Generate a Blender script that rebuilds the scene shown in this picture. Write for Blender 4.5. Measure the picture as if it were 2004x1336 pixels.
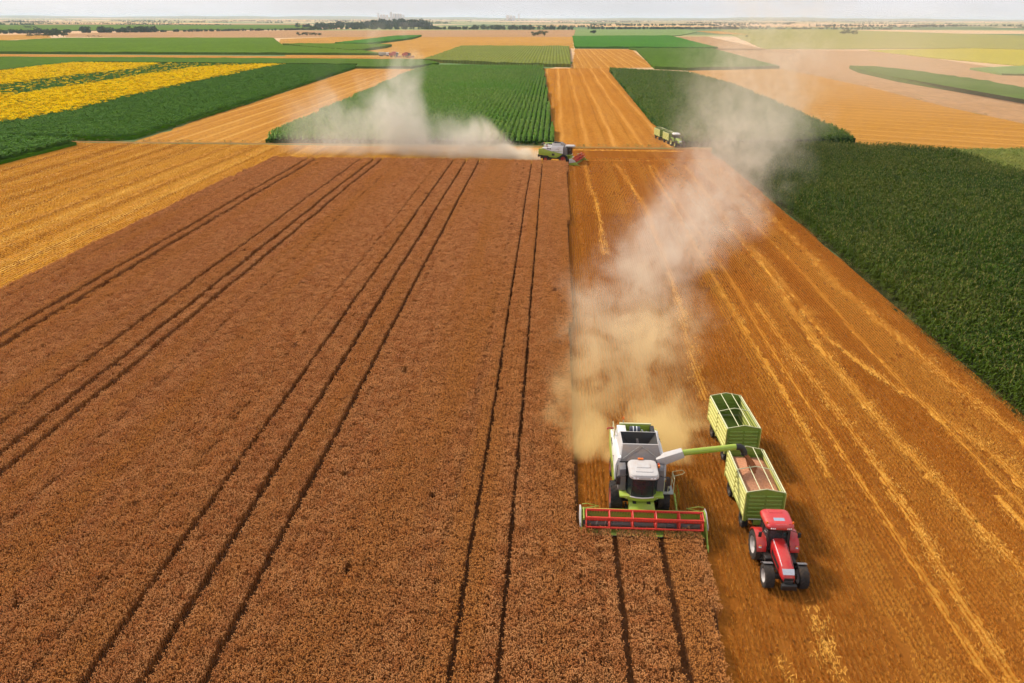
import bpy, bmesh, math, random
import numpy as np
from mathutils import Vector, Matrix

for o in list(bpy.data.objects):
    bpy.data.objects.remove(o)
SC = bpy.context.scene
COL = SC.collection
R = math.radians
rng = np.random.default_rng(7)
random.seed(7)

# ------------------------------------------------------------------ camera, sky, sun, exposure
CAM_H, PITCH, YAW, ROLL = 28.0, R(22.392), R(2.887), R(0.17)
cam_d = bpy.data.cameras.new('camera')
cam_d.sensor_width = 36.0
cam_d.lens = 27.665
cam_d.clip_start = 0.5
cam_d.clip_end = 90000
cam = bpy.data.objects.new('camera', cam_d)
COL.objects.link(cam)
fw = Vector((-math.sin(YAW)*math.cos(PITCH), math.cos(YAW)*math.cos(PITCH), -math.sin(PITCH)))
rt = Vector((math.cos(YAW), math.sin(YAW), 0))
up = rt.cross(fw)
rt2 = rt*math.cos(ROLL) + up*math.sin(ROLL)
up2 = up*math.cos(ROLL) - rt*math.sin(ROLL)
cam.matrix_world = Matrix(((rt2.x, up2.x, -fw.x, 0), (rt2.y, up2.y, -fw.y, 0), (rt2.z, up2.z, -fw.z, CAM_H), (0, 0, 0, 1)))
SC.camera = cam

SUN_DIR = Vector((-0.74, 0.56, 0)).normalized()
SUN_EL = R(41)
world = bpy.data.worlds.new('World')
SC.world = world
world.use_nodes = True
wn, wl = world.node_tree.nodes, world.node_tree.links
wn.clear()
sky = wn.new('ShaderNodeTexSky')
sky.sky_type = 'NISHITA'
sky.sun_disc = False
sky.sun_elevation = SUN_EL
sky.sun_rotation = math.atan2(SUN_DIR.x, SUN_DIR.y)
sky.altitude = 100
sky.air_density = 1.0
sky.dust_density = 2.5
sky.ozone_density = 1.0
tc = wn.new('ShaderNodeTexCoord')
mp = wn.new('ShaderNodeMapping'); mp.inputs['Scale'].default_value = (1.0, 1.0, 5.0)
nz = wn.new('ShaderNodeTexNoise'); nz.inputs['Scale'].default_value = 2.2; nz.inputs['Detail'].default_value = 6
rp = wn.new('ShaderNodeMapRange')
rp.inputs['From Min'].default_value = 0.3; rp.inputs['From Max'].default_value = 0.7
rp.inputs['To Min'].default_value = 0.55; rp.inputs['To Max'].default_value = 0.9
mx = wn.new('ShaderNodeMix'); mx.data_type = 'RGBA'
mx.inputs['B'].default_value = (16.2, 16.1, 16.8, 1)          # thin bright cloud veil
bg = wn.new('ShaderNodeBackground'); bg.inputs['Strength'].default_value = 0.075
wo = wn.new('ShaderNodeOutputWorld')
wl.new(tc.outputs['Generated'], mp.inputs['Vector']); wl.new(mp.outputs['Vector'], nz.inputs['Vector'])
wl.new(nz.outputs['Fac'], rp.inputs['Value']); wl.new(rp.outputs['Result'], mx.inputs['Factor'])
wl.new(sky.outputs['Color'], mx.inputs['A']); wl.new(mx.outputs['Result'], bg.inputs['Color'])
wl.new(bg.outputs['Background'], wo.inputs['Surface'])

sun_d = bpy.data.lights.new('sun', 'SUN')
sun_d.energy = 5.0
sun_d.angle = R(8.0)
sun_d.color = (1.0, 0.90, 0.76)
sun = bpy.data.objects.new('sun', sun_d)
COL.objects.link(sun)
sdir = Vector((SUN_DIR.x*math.cos(SUN_EL), SUN_DIR.y*math.cos(SUN_EL), math.sin(SUN_EL)))
sun.rotation_euler = sdir.to_track_quat('Z', 'Y').to_euler()
sun.location = (0, 0, 100)

SC.view_settings.view_transform = 'Standard'
SC.view_settings.look = 'None'
SC.view_settings.exposure = -0.15
SC.view_settings.gamma = 1.0
SC.view_settings.use_curve_mapping = False
SC.cycles.use_denoising = True
SC.cycles.max_bounces = 5
SC.cycles.use_adaptive_sampling = True
SC.cycles.adaptive_threshold = 0.03
SC.cycles.adaptive_min_samples = 16
SC.cycles.diffuse_bounces = 1
SC.cycles.glossy_bounces = 2
SC.cycles.transmission_bounces = 3
SC.cycles.transparent_max_bounces = 6
SC.cycles.volume_bounces = 1
SC.cycles.volume_step_rate = 1.0
SC.cycles.volume_max_steps = 128
SC.cycles.use_fast_gi = False

# ------------------------------------------------------------------ materials
def ramp_noise(nt, coord, scale, stretch, detail=4, rough=0.6, dist=0.0, w=0.0):
    m = nt.nodes.new('ShaderNodeMapping'); m.inputs['Scale'].default_value = stretch
    m.inputs['Location'].default_value = (w*3.1, w*1.7, w*0.9)
    n = nt.nodes.new('ShaderNodeTexNoise')
    n.inputs['Scale'].default_value = scale; n.inputs['Detail'].default_value = detail
    n.inputs['Roughness'].default_value = rough; n.inputs['Distortion'].default_value = dist
    nt.links.new(coord, m.inputs['Vector']); nt.links.new(m.outputs['Vector'], n.inputs['Vector'])
    return n.outputs['Fac']

def mixc(nt, fac, a, b, mode='MIX'):
    x = nt.nodes.new('ShaderNodeMix'); x.data_type = 'RGBA'; x.blend_type = mode
    for k, v in (('Factor', fac), ('A', a), ('B', b)):
        if hasattr(v, 'is_output'): nt.links.new(v, x.inputs[k])
        elif k == 'Factor': x.inputs[k].default_value = v
        else: x.inputs[k].default_value = (v[0], v[1], v[2], 1)
    return x.outputs['Result']

def mapr(nt, v, a, b, c=0.0, d=1.0, smooth=True):
    m = nt.nodes.new('ShaderNodeMapRange')
    m.interpolation_type = 'SMOOTHSTEP' if smooth else 'LINEAR'
    m.inputs['From Min'].default_value = a; m.inputs['From Max'].default_value = b
    m.inputs['To Min'].default_value = c; m.inputs['To Max'].default_value = d
    nt.links.new(v, m.inputs['Value'])
    return m.outputs['Result']

def math_n(nt, op, a, b=None, c=None):
    m = nt.nodes.new('ShaderNodeMath'); m.operation = op
    for i, v in enumerate((a, b, c)):
        if v is None: continue
        if hasattr(v, 'is_output'): nt.links.new(v, m.inputs[i])
        else: m.inputs[i].default_value = v
    return m.outputs[0]

def base_mat(name, rough=0.8):
    m = bpy.data.materials.new(name); m.use_nodes = True
    nt = m.node_tree
    b = nt.nodes['Principled BSDF']
    b.inputs['Roughness'].default_value = rough
    return m, nt, b

def paint(name, col, rough=0.4, metal=0.0, wear=0.25, dust=(0.42, 0.27, 0.14), dust_amt=0.25, scale=1.5, coat=0.0):
    """painted / rubber / metal surface with blotchy field dust lying on it"""
    m, nt, b = base_mat(name, rough)
    g = nt.nodes.new('ShaderNodeNewGeometry')
    tcn = nt.nodes.new('ShaderNodeTexCoord')
    n1 = ramp_noise(nt, tcn.outputs['Object'], scale, (1, 1, 1), 6, 0.65)
    n2 = ramp_noise(nt, tcn.outputs['Object'], scale*6, (1, 1, 1), 4, 0.6, w=2)
    c = mixc(nt, mapr(nt, n2, 0.3, 0.75, 0, wear), col, [v*0.55 for v in col])
    c = mixc(nt, mapr(nt, n1, 0.38, 0.72, 0.05*dust_amt, dust_amt), c, dust)
    nt.links.new(c, b.inputs['Base Color'])
    nt.links.new(mapr(nt, n1, 0.3, 0.7, rough, min(1, rough+0.3)), b.inputs['Roughness'])
    b.inputs['Metallic'].default_value = metal
    if coat: b.inputs['Coat Weight'].default_value = coat; b.inputs['Coat Roughness'].default_value = 0.15
    return m

def leaf_mat(name, c1, c2, c3=None, rough=0.6, big=0.05, stretch=(1, 1, 1), trans=0.0, spec=0.3, bands=None):
    """plant material: random per plant plus slow drift over the field"""
    m, nt, b = base_mat(name, rough)
    g = nt.nodes.new('ShaderNodeNewGeometry')
    oi = nt.nodes.new('ShaderNodeObjectInfo')
    n = ramp_noise(nt, g.outputs['Position'], big, stretch, 4, 0.6)
    n2 = ramp_noise(nt, g.outputs['Position'], 3.0, (1, 1, 1), 3, 0.6, w=1)
    f = math_n(nt, 'ADD', math_n(nt, 'MULTIPLY', oi.outputs['Random'], 0.45), math_n(nt, 'MULTIPLY', n2, 0.55))
    c = mixc(nt, mapr(nt, f, 0.2, 0.8), c1, c2)
    if c3: c = mixc(nt, mapr(nt, n, 0.42, 0.68, 0, 0.8), c, c3)
    if bands:                                                     # straw colour changing from one combine pass to the next
        sx = nt.nodes.new('ShaderNodeSeparateXYZ'); nt.links.new(g.outputs['Position'], sx.inputs[0])
        ph = math_n(nt, 'ADD', math_n(nt, 'DIVIDE', sx.outputs['X'], bands[0]), math_n(nt, 'MULTIPLY', n, 2.0))
        s2 = math_n(nt, 'ABSOLUTE', math_n(nt, 'SUBTRACT', math_n(nt, 'FRACT', ph), 0.5))
        c = mixc(nt, math_n(nt, 'MULTIPLY', mapr(nt, s2, 0.25, 0.03), bands[2]), c, bands[1])
    nt.links.new(c, b.inputs['Base Color'])
    b.inputs['Specular IOR Level'].default_value = spec*0.35
    if trans:
        t = nt.nodes.new('ShaderNodeBsdfTranslucent'); nt.links.new(c, t.inputs['Color'])
        ms = nt.nodes.new('ShaderNodeMixShader'); ms.inputs[0].default_value = trans
        out = nt.nodes['Material Output']
        nt.links.new(b.outputs[0], ms.inputs[1]); nt.links.new(t.outputs[0], ms.inputs[2]); nt.links.new(ms.outputs[0], out.inputs['Surface'])
    return m

def field_mat(name, c1, c2, c3, big=0.02, fine=1.2, rows=None, row_amt=0.5, stretch=(1, 0.12, 1), rough=0.9, bump=0.4, angle=0.0, swath=None):
    """soil, stubble or closed crop canopy: drift, streaks along the drilling direction, rows, grain"""
    m, nt, b = base_mat(name, rough)
    g = nt.nodes.new('ShaderNodeNewGeometry')
    rot = nt.nodes.new('ShaderNodeMapping'); rot.vector_type = 'POINT'
    rot.inputs['Rotation'].default_value = (0, 0, angle)
    nt.links.new(g.outputs['Position'], rot.inputs['Vector'])
    P = rot.outputs['Vector']
    nb = ramp_noise(nt, P, big, (1, 1, 1), 5, 0.6)
    ns = ramp_noise(nt, P, 0.55, stretch, 5, 0.7, w=1)
    nf = ramp_noise(nt, P, fine, (1, 0.5, 1), 4, 0.7, w=2)
    c = mixc(nt, mapr(nt, nb, 0.35, 0.68), c1, c2)
    c = mixc(nt, mapr(nt, ns, 0.42, 0.66, 0, 0.75), c, c3)
    c = mixc(nt, mapr(nt, nf, 0.3, 0.75, 0.0, 0.5), c, [v*0.45 for v in c1])
    h = nf
    if rows:
        sx = nt.nodes.new('ShaderNodeSeparateXYZ'); nt.links.new(P, sx.inputs[0])
        wv = math_n(nt, 'ADD', sx.outputs['X'], math_n(nt, 'MULTIPLY', ns, 0.25*rows))
        s = math_n(nt, 'SINE', math_n(nt, 'MULTIPLY', wv, 2*math.pi/rows))
        f = mapr(nt, s, -0.6, 0.9, row_amt, 0.0)
        c = mixc(nt, f, c, [v*0.45 for v in c1])
        h = math_n(nt, 'ADD', nf, s)
    if swath:                                                     # (period, colour, amount): straw lying in combine-width lines
        sx2 = nt.nodes.new('ShaderNodeSeparateXYZ'); nt.links.new(P, sx2.inputs[0])
        ph = math_n(nt, 'ADD', math_n(nt, 'DIVIDE', sx2.outputs['X'], swath[0]), math_n(nt, 'MULTIPLY', nb, 0.35))
        s2 = math_n(nt, 'ABSOLUTE', math_n(nt, 'SUBTRACT', math_n(nt, 'FRACT', ph), 0.5))
        f2 = math_n(nt, 'MULTIPLY', mapr(nt, s2, 0.16, 0.02), mapr(nt, ns, 0.3, 0.6, 0.3*swath[2], swath[2]))
        c = mixc(nt, f2, c, swath[1])
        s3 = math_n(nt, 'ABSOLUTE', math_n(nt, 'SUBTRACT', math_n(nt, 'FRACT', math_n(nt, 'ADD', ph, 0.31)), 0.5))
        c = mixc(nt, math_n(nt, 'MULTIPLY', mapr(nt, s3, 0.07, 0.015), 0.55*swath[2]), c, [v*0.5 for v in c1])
    nt.links.new(c, b.inputs['Base Color'])
    b.inputs['Specular IOR Level'].default_value = 0.0
    bp = nt.nodes.new('ShaderNodeBump'); bp.inputs['Strength'].default_value = bump; bp.inputs['Distance'].default_value = 0.15
    nt.links.new(h, bp.inputs['Height']); nt.links.new(bp.outputs['Normal'], b.inputs['Normal'])
    return m

def glass_mat(name, tint=(0.03, 0.04, 0.045), see=0.35):
    m, nt, b = base_mat(name, 0.05)
    b.inputs['Base Color'].default_value = (*tint, 1)
    b.inputs['Specular IOR Level'].default_value = 0.6
    t = nt.nodes.new('ShaderNodeBsdfTransparent'); t.inputs['Color'].default_value = (0.55, 0.62, 0.6, 1)
    ms = nt.nodes.new('ShaderNodeMixShader'); ms.inputs[0].default_value = see
    nt.links.new(b.outputs[0], ms.inputs[1]); nt.links.new(t.outputs[0], ms.inputs[2])
    nt.links.new(ms.outputs[0], nt.nodes['Material Output'].inputs['Surface'])
    return m

STRAW = (0.62, 0.33, 0.075)
M = {
    'green': paint('claw_green', (0.30, 0.42, 0.035), 0.38, dust_amt=0.22, coat=0.2),
    'white': paint('white_paint', (0.74, 0.73, 0.73), 0.35, dust_amt=0.25, wear=0.08),
    'roof_white': paint('dusty_white_roof', (0.50, 0.48, 0.47), 0.4, dust_amt=0.45, wear=0.15, dust=(0.42, 0.31, 0.24)),
    'grey': paint('grey_panel', (0.16, 0.14, 0.135), 0.5, dust_amt=0.5, dust=(0.26, 0.17, 0.11)),
    'dark': paint('dark_steel', (0.02, 0.02, 0.022), 0.5, dust_amt=0.18),
    'black': paint('black_plastic', (0.012, 0.012, 0.013), 0.45, dust_amt=0.06),
    'rubber': paint('tyre_rubber', (0.014, 0.014, 0.015), 0.85, dust_amt=0.38, dust=(0.16, 0.095, 0.05)),
    'red_rim': paint('red_rim', (0.45, 0.02, 0.012), 0.45, dust_amt=0.25),
    'reel_red': paint('reel_red', (0.62, 0.022, 0.008), 0.4, dust_amt=0.10),
    'tractor_red': paint('tractor_red', (0.52, 0.010, 0.014), 0.30, dust_amt=0.18, coat=0.5),
    'rim_silver': paint('rim_silver', (0.46, 0.43, 0.42), 0.45, dust_amt=0.3),
    'fender_grey': paint('fender_grey', (0.13, 0.13, 0.14), 0.5, dust_amt=0.2),
    'trailer_green': paint('trailer_green', (0.17, 0.27, 0.028), 0.5, dust_amt=0.15, wear=0.35),
    'trailer_sunlit': paint('trailer_sunlit_green', (0.56, 0.54, 0.15), 0.5, dust_amt=0.15, wear=0.2),  # trailer green with the yellowing of sunlit sides put into the colour
    'cream': paint('cream_bar', (0.62, 0.62, 0.36), 0.5, dust_amt=0.1, wear=0.1),
    'orange': paint('orange_lens', (0.75, 0.16, 0.01), 0.25, dust_amt=0.0, wear=0.0),
    'lens': paint('lamp_lens', (0.85, 0.85, 0.86), 0.15, dust_amt=0.0, wear=0.0),
    'silver': paint('silver_grille', (0.55, 0.57, 0.62), 0.3, metal=0.6, dust_amt=0.05),
    'glass': glass_mat('cab_glass'),
    'sunroof': paint('sunroof_glass', (0.30, 0.38, 0.50), 0.08, dust_amt=0.1),
    'machine_red': paint('machine_red', (0.42, 0.03, 0.02), 0.5, dust_amt=0.25),
    'machine_yellow': paint('machine_yellow', (0.65, 0.33, 0.03), 0.5, dust_amt=0.25),
    'blue_drum': paint('blue_drum', (0.03, 0.04, 0.07), 0.5, dust_amt=0.1),
    'rail': paint('rail_grey', (0.35, 0.36, 0.33), 0.45, dust_amt=0.2),
    'mat_seat': paint('seat_cloth', (0.05, 0.05, 0.055), 0.9, dust_amt=0.05),
    'grain': field_mat('grain_heap', (0.56, 0.265, 0.15), (0.62, 0.31, 0.18), (0.48, 0.21, 0.11), big=0.6, fine=14, bump=0.5, stretch=(2, 2, 2)),
    'grain_dark': field_mat('falling_grain', (0.33, 0.115, 0.045), (0.38, 0.14, 0.06), (0.28, 0.09, 0.035), big=0.8, fine=14, bump=0.5, stretch=(2, 2, .4)),
    'teal': paint('teal_lens', (0.02, 0.20, 0.15), 0.3, dust_amt=0.0),
    'screen_red': paint('rear_light_red', (0.5, 0.02, 0.01), 0.25, dust_amt=0.0),
    # vegetation and soil
    'wheat': leaf_mat('wheat_ears', (0.62, 0.238, 0.076), (0.84, 0.405, 0.152), (0.72, 0.30, 0.068), 0.75, big=0.22, stretch=(1, 0.05, 1), trans=0.15, spec=0.1),
    'wheat_leaf': leaf_mat('wheat_stalks', (0.34, 0.138, 0.046), (0.48, 0.215, 0.070), None, 0.8, trans=0.1, spec=0.05),
    'stub_gold': leaf_mat('golden_stubble_stalks', (0.74, 0.38, 0.06), (0.86, 0.48, 0.09), (0.64, 0.29, 0.04), 0.8, big=0.1, stretch=(1, 0.04, 1), bands=(6.1, (0.42, 0.155, 0.022), 0.8)),
    'stub': leaf_mat('stubble_stalks', (0.68, 0.27, 0.036), (0.80, 0.36, 0.06), (0.56, 0.20, 0.025), 0.8, big=0.12, stretch=(1, 0.06, 1), bands=(6.9, (0.88, 0.47, 0.085), 0.4)),
    'stub_dark': leaf_mat('fresh_stubble_stalks', (0.58, 0.22, 0.030), (0.72, 0.31, 0.05), (0.48, 0.165, 0.022), 0.8, big=0.12, stretch=(1, 0.06, 1), bands=(6.9, (0.66, 0.30, 0.05), 0.35)),
    'swath': field_mat('straw_swath', (0.60, 0.265, 0.038), (0.68, 0.32, 0.052), (0.46, 0.18, 0.026), big=0.3, fine=9, stretch=(3, 0.4, 1), bump=0.8),
    'straw': leaf_mat('loose_straw', (0.76, 0.36, 0.055), (0.90, 0.47, 0.09), None, 0.75),
    'corn': leaf_mat('corn_leaf', (0.020, 0.052, 0.004), (0.070, 0.122, 0.009), (0.082, 0.110, 0.012), 0.55, big=0.04, trans=0.2, spec=0.15),
    'corn_mid': leaf_mat('corn_leaf_mid', (0.05, 0.115, 0.007), (0.135, 0.215, 0.018), (0.075, 0.16, 0.01), 0.5, big=0.03, trans=0.25, spec=0.3),
    'corn_row': leaf_mat('corn_leaf_pale', (0.115, 0.255, 0.025), (0.24, 0.39, 0.055), (0.125, 0.32, 0.02), 0.5, big=0.02, trans=0.2, spec=0.5),
    'tassel': leaf_mat('corn_tassel', (0.22, 0.20, 0.05), (0.36, 0.30, 0.09), None, 0.7),
    'sun_leaf': leaf_mat('sunflower_leaf', (0.045, 0.145, 0.004), (0.085, 0.20, 0.007), None, 0.7, trans=0.2, spec=0.1),
    'sun_petal': leaf_mat('sunflower_petal', (0.90, 0.55, 0.002), (0.96, 0.63, 0.004), None, 0.8, trans=0.15, spec=0.0),
    'beet': leaf_mat('pale_crop_leaf', (0.12, 0.18, 0.03), (0.30, 0.32, 0.07), (0.38, 0.34, 0.07), 0.6, big=0.05, trans=0.2),
    'weed': leaf_mat('verge_grass', (0.10, 0.13, 0.03), (0.26, 0.22, 0.07), None, 0.7, trans=0.2),
    'tree': leaf_mat('tree_leaf', (0.018, 0.045, 0.012), (0.04, 0.085, 0.02), None, 0.6, trans=0.2),
    'bark': paint('bark', (0.06, 0.045, 0.03), 0.9, dust_amt=0.0),
    'soil_wheat': field_mat('soil_under_wheat', (0.10, 0.042, 0.018), (0.13, 0.055, 0.022), (0.08, 0.035, 0.015), fine=6),
    'soil_gold': field_mat('golden_stubble_ground', (0.60, 0.28, 0.035), (0.66, 0.32, 0.045), (0.52, 0.22, 0.030), big=0.04, fine=5, stretch=(1, 0.03, 1), bump=0.5, swath=(8.5, (0.76, 0.44, 0.10), 0.7)),
    'soil_stub': field_mat('stubble_ground', (0.27, 0.092, 0.014), (0.22, 0.072, 0.012), (0.34, 0.13, 0.022), big=0.05, fine=9, stretch=(1, 0.05, 1), bump=0.6),
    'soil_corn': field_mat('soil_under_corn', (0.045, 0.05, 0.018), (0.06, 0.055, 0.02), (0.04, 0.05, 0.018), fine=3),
    'canopy_corn': field_mat('corn_canopy', (0.03, 0.075, 0.012), (0.04, 0.10, 0.014), (0.025, 0.065, 0.010), big=0.015, fine=0.9, rows=1.35, row_amt=0.6, bump=1.0),
    'canopy_sun': field_mat('sunflower_canopy', (0.055, 0.165, 0.004), (0.07, 0.19, 0.005), (0.05, 0.14, 0.004), big=0.02, fine=0.8, bump=1.0),
    'canopy_green': field_mat('green_crop', (0.095, 0.16, 0.016), (0.115, 0.195, 0.018), (0.08, 0.145, 0.014), big=0.006, fine=0.35, stretch=(0.15, 0.15, 1), bump=0.8),
    'canopy_dark': field_mat('dark_green_crop', (0.075, 0.135, 0.020), (0.09, 0.16, 0.022), (0.065, 0.12, 0.018), big=0.006, fine=0.35, stretch=(0.1, 0.3, 1), bump=0.8),
    'canopy_bright': field_mat('bright_green_crop', (0.055, 0.165, 0.018), (0.065, 0.19, 0.022), (0.05, 0.15, 0.02), big=0.006, fine=0.3, stretch=(0.1, 0.3, 1), bump=0.8),
    'canopy_pale': field_mat('pale_green_crop', (0.20, 0.27, 0.09), (0.22, 0.29, 0.10), (0.17, 0.24, 0.08), big=0.004, fine=0.25, stretch=(0.05, 0.2, 1), bump=0.6),
    'canopy_olive': field_mat('olive_crop', (0.19, 0.215, 0.05), (0.225, 0.235, 0.05), (0.16, 0.20, 0.05), big=0.008, fine=0.35, rows=2.2, row_amt=0.35, bump=0.8),
    'canopy_olive_far': field_mat('far_olive_crop', (0.29, 0.27, 0.075), (0.34, 0.30, 0.08), (0.27, 0.26, 0.075), big=0.004, fine=0.2, stretch=(0.03, 0.3, 1), bump=0.4),
    'canopy_yellow': field_mat('yellow_crop', (0.40, 0.335, 0.04), (0.45, 0.36, 0.042), (0.36, 0.32, 0.045), big=0.006, fine=0.3, stretch=(0.05, 0.3, 1), bump=0.5),
    'stub_mid': field_mat('mid_stubble', (0.40, 0.175, 0.034), (0.45, 0.205, 0.042), (0.49, 0.245, 0.056), big=0.02, fine=1.5, stretch=(0.7, 0.02, 1), bump=0.4, swath=(5.2, (0.55, 0.30, 0.085), 0.6)),
    'stub_warm': field_mat('warm_stubble', (0.37, 0.145, 0.022), (0.42, 0.17, 0.028), (0.46, 0.205, 0.04), big=0.02, fine=1.5, stretch=(0.7, 0.02, 1), bump=0.4, swath=(6.3, (0.60, 0.30, 0.075), 0.5)),
    'stub_right': field_mat('right_stubble', (0.42, 0.205, 0.045), (0.47, 0.235, 0.055), (0.38, 0.175, 0.035), big=0.012, fine=1.2, stretch=(0.5, 0.04, 1), bump=0.4, angle=R(-62), swath=(9.0, (0.58, 0.30, 0.085), 0.4)),
    'stub_far': field_mat('far_stubble', (0.46, 0.245, 0.06), (0.50, 0.27, 0.07), (0.41, 0.20, 0.045), big=0.006, fine=0.5, stretch=(0.15, 0.05, 1), bump=0.2),
    'stub_pink': field_mat('pink_stubble', (0.41, 0.24, 0.12), (0.45, 0.265, 0.135), (0.37, 0.215, 0.10), big=0.006, fine=0.4, stretch=(0.05, 0.15, 1), bump=0.2),
    'track': field_mat('dirt_track', (0.40, 0.20, 0.07), (0.30, 0.17, 0.06), (0.20, 0.15, 0.05), big=0.1, fine=2, stretch=(0.1, 1, 1)),
}

# ------------------------------------------------------------------ tags and mesh helpers
def tag(o, label=None, cat=None, group=None, kind=None):
    for k, v in (('label', label), ('category', cat), ('group', group), ('kind', kind)):
        if v: o[k] = v
    return o

def empty(name, loc=(0, 0, 0), rz=0.0):
    o = bpy.data.objects.new(name, None); COL.objects.link(o)
    o.location = loc; o.rotation_euler = (0, 0, rz); o.empty_display_size = 0.3
    return o

class MB:
    def __init__(s): s.v = []; s.f = []
    def add(s, vs, fs):
        n = len(s.v); s.v += [tuple(v) for v in vs]; s.f += [tuple(i+n for i in f) for f in fs]; return s
    def box(s, x0, x1, y0, y1, z0, z1):
        return s.hexa([(x0, y0, z0), (x1, y0, z0), (x1, y1, z0), (x0, y1, z0), (x0, y0, z1), (x1, y0, z1), (x1, y1, z1), (x0, y1, z1)])
    def hexa(s, p):
        return s.add(p, [(0, 3, 2, 1), (4, 5, 6, 7), (0, 1, 5, 4), (1, 2, 6, 5), (2, 3, 7, 6), (3, 0, 4, 7)])
    def cyl(s, p0, p1, r0, r1=None, n=12, caps=True):
        r1 = r0 if r1 is None else r1
        p0, p1 = Vector(p0), Vector(p1); d = (p1-p0).normalized()
        a = d.orthogonal().normalized(); b = d.cross(a)
        vs = []
        for p, r in ((p0, r0), (p1, r1)):
            for i in range(n):
                t = 2*math.pi*i/n; vs.append(p + a*math.cos(t)*r + b*math.sin(t)*r)
        fs = [(i, (i+1) % n, n+(i+1) % n, n+i) for i in range(n)]
        if caps: fs += [tuple(range(n-1, -1, -1)), tuple(range(n, 2*n))]
        return s.add(vs, fs)
    def tube(s, path, r, n=8):
        path = [Vector(p) for p in path]
        rr = r if isinstance(r, (list, tuple)) else [r]*len(path)
        a = None; vs = []
        for i, p in enumerate(path):
            d = (path[min(i+1, len(path)-1)] - path[max(i-1, 0)]).normalized()
            if a is None: a = d.orthogonal().normalized()
            a = (a - d*a.dot(d)).normalized(); b = d.cross(a)
            for k in range(n):
                t = 2*math.pi*k/n; vs.append(p + a*math.cos(t)*rr[i] + b*math.sin(t)*rr[i])
        fs = []
        for i in range(len(path)-1):
            for k in range(n):
                fs.append((i*n+k, i*n+(k+1) % n, (i+1)*n+(k+1) % n, (i+1)*n+k))
        fs += [tuple(range(n-1, -1, -1)), tuple(range((len(path)-1)*n, len(path)*n))]
        return s.add(vs, fs)
    def prism_x(s, yz, x0, x1):
        n = len(yz)
        vs = [(x0, y, z) for y, z in yz] + [(x1, y, z) for y, z in yz]
        fs = [tuple(range(n)), tuple(range(2*n-1, n-1, -1))] + [(i, n+i, n+(i+1) % n, (i+1) % n) for i in range(n)]
        return s.add(vs, fs)
    def prism_y(s, xz, y0, y1):
        n = len(xz)
        vs = [(x, y0, z) for x, z in xz] + [(x, y1, z) for x, z in xz]
        fs = [tuple(range(n)), tuple(range(2*n-1, n-1, -1))] + [(i, n+i, n+(i+1) % n, (i+1) % n) for i in range(n)]
        return s.add(vs, fs)
    def prism_z(s, xy, z0, z1):
        n = len(xy)
        vs = [(x, y, z0) for x, y in xy] + [(x, y, z1) for x, y in xy]
        fs = [tuple(range(n-1, -1, -1)), tuple(range(n, 2*n))] + [(i, (i+1) % n, n+(i+1) % n, n+i) for i in range(n)]
        return s.add(vs, fs)
    def loft(s, rings, closed=True, caps=True):
        n = len(rings[0]); vs = [p for r in rings for p in r]; fs = []
        for i in range(len(rings)-1):
            for k in range(n if closed else n-1):
                fs.append((i*n+k, i*n+(k+1) % n, (i+1)*n+(k+1) % n, (i+1)*n+k))
        if caps: fs += [tuple(range(n-1, -1, -1)), tuple(range((len(rings)-1)*n, len(rings)*n))]
        return s.add(vs, fs)
    def lathe_x(s, prof, cx, cy, cz, n=28):
        rings = []
        for k in range(n):
            t = 2*math.pi*k/n
            rings.append([(cx+x, cy+math.cos(t)*r, cz+math.sin(t)*r) for x, r in prof])
        m = len(prof); vs = [p for r in rings for p in r]
        fs = [(k*m+i, k*m+i+1, ((k+1) % n)*m+i+1, ((k+1) % n)*m+i) for k in range(n) for i in range(m-1)]
        return s.add(vs, fs)
    def build(s, name, mat, parent=None, bevel=0.0, smooth=False):
        me = bpy.data.meshes.new(name); me.from_pydata(s.v, [], s.f)
        bm = bmesh.new(); bm.from_mesh(me); bmesh.ops.recalc_face_normals(bm, faces=bm.faces)
        if bevel: bmesh.ops.bevel(bm, geom=[e for e in bm.edges if len(e.link_faces) == 2 and e.calc_face_angle(0) > 0.5], offset=bevel, segments=2, affect='EDGES', profile=0.5)
        bm.to_mesh(me); bm.free()
        me.materials.append(M[mat] if isinstance(mat, str) else mat)
        if smooth or bevel:
            me.polygons.foreach_set('use_smooth', [True]*len(me.polygons)); me.set_sharp_from_angle(angle=R(35))
        o = bpy.data.objects.new(name, me); COL.objects.link(o)
        if parent is not None: o.parent = parent
        return o

def copy_tree(o, parent=None):
    c = o.copy(); COL.objects.link(c); c.parent = parent
    for ch in o.children: copy_tree(ch, c)
    return c

def in_poly(X, Y, poly):
    ins = np.zeros(X.shape, bool); n = len(poly)
    for i in range(n):
        x0, y0 = poly[i]; x1, y1 = poly[(i+1) % n]
        if y0 == y1: continue
        c = ((y0 > Y) != (y1 > Y)) & (X < (x1-x0)*(Y-y0)/(y1-y0)+x0)
        ins ^= c
    return ins

def grid_pts(poly, dx, dy, jx, jy):
    xs = [p[0] for p in poly]; ys = [p[1] for p in poly]
    gx = np.arange(min(xs), max(xs), dx); gy = np.arange(min(ys), max(ys), dy)
    X, Y = np.meshgrid(gx, gy); X = X.ravel(); Y = Y.ravel()
    X = X + rng.uniform(-jx, jx, X.size); Y = Y + rng.uniform(-jy, jy, Y.size)
    k = in_poly(X, Y, poly); X, Y = X[k], Y[k]
    k = seen(X, Y)
    return X[k], Y[k]

def seen(X, Y, margin=1.12):
    """keep what stands in or near the camera's wedge of ground (with room for a step aside)"""
    c, s = math.cos(YAW), math.sin(YAW)
    xr = X*c + Y*s; yr = -X*s + Y*c
    return (np.abs(xr) < 0.78*np.maximum(yr, 1)*margin + 8) & (yr > 18)

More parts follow.
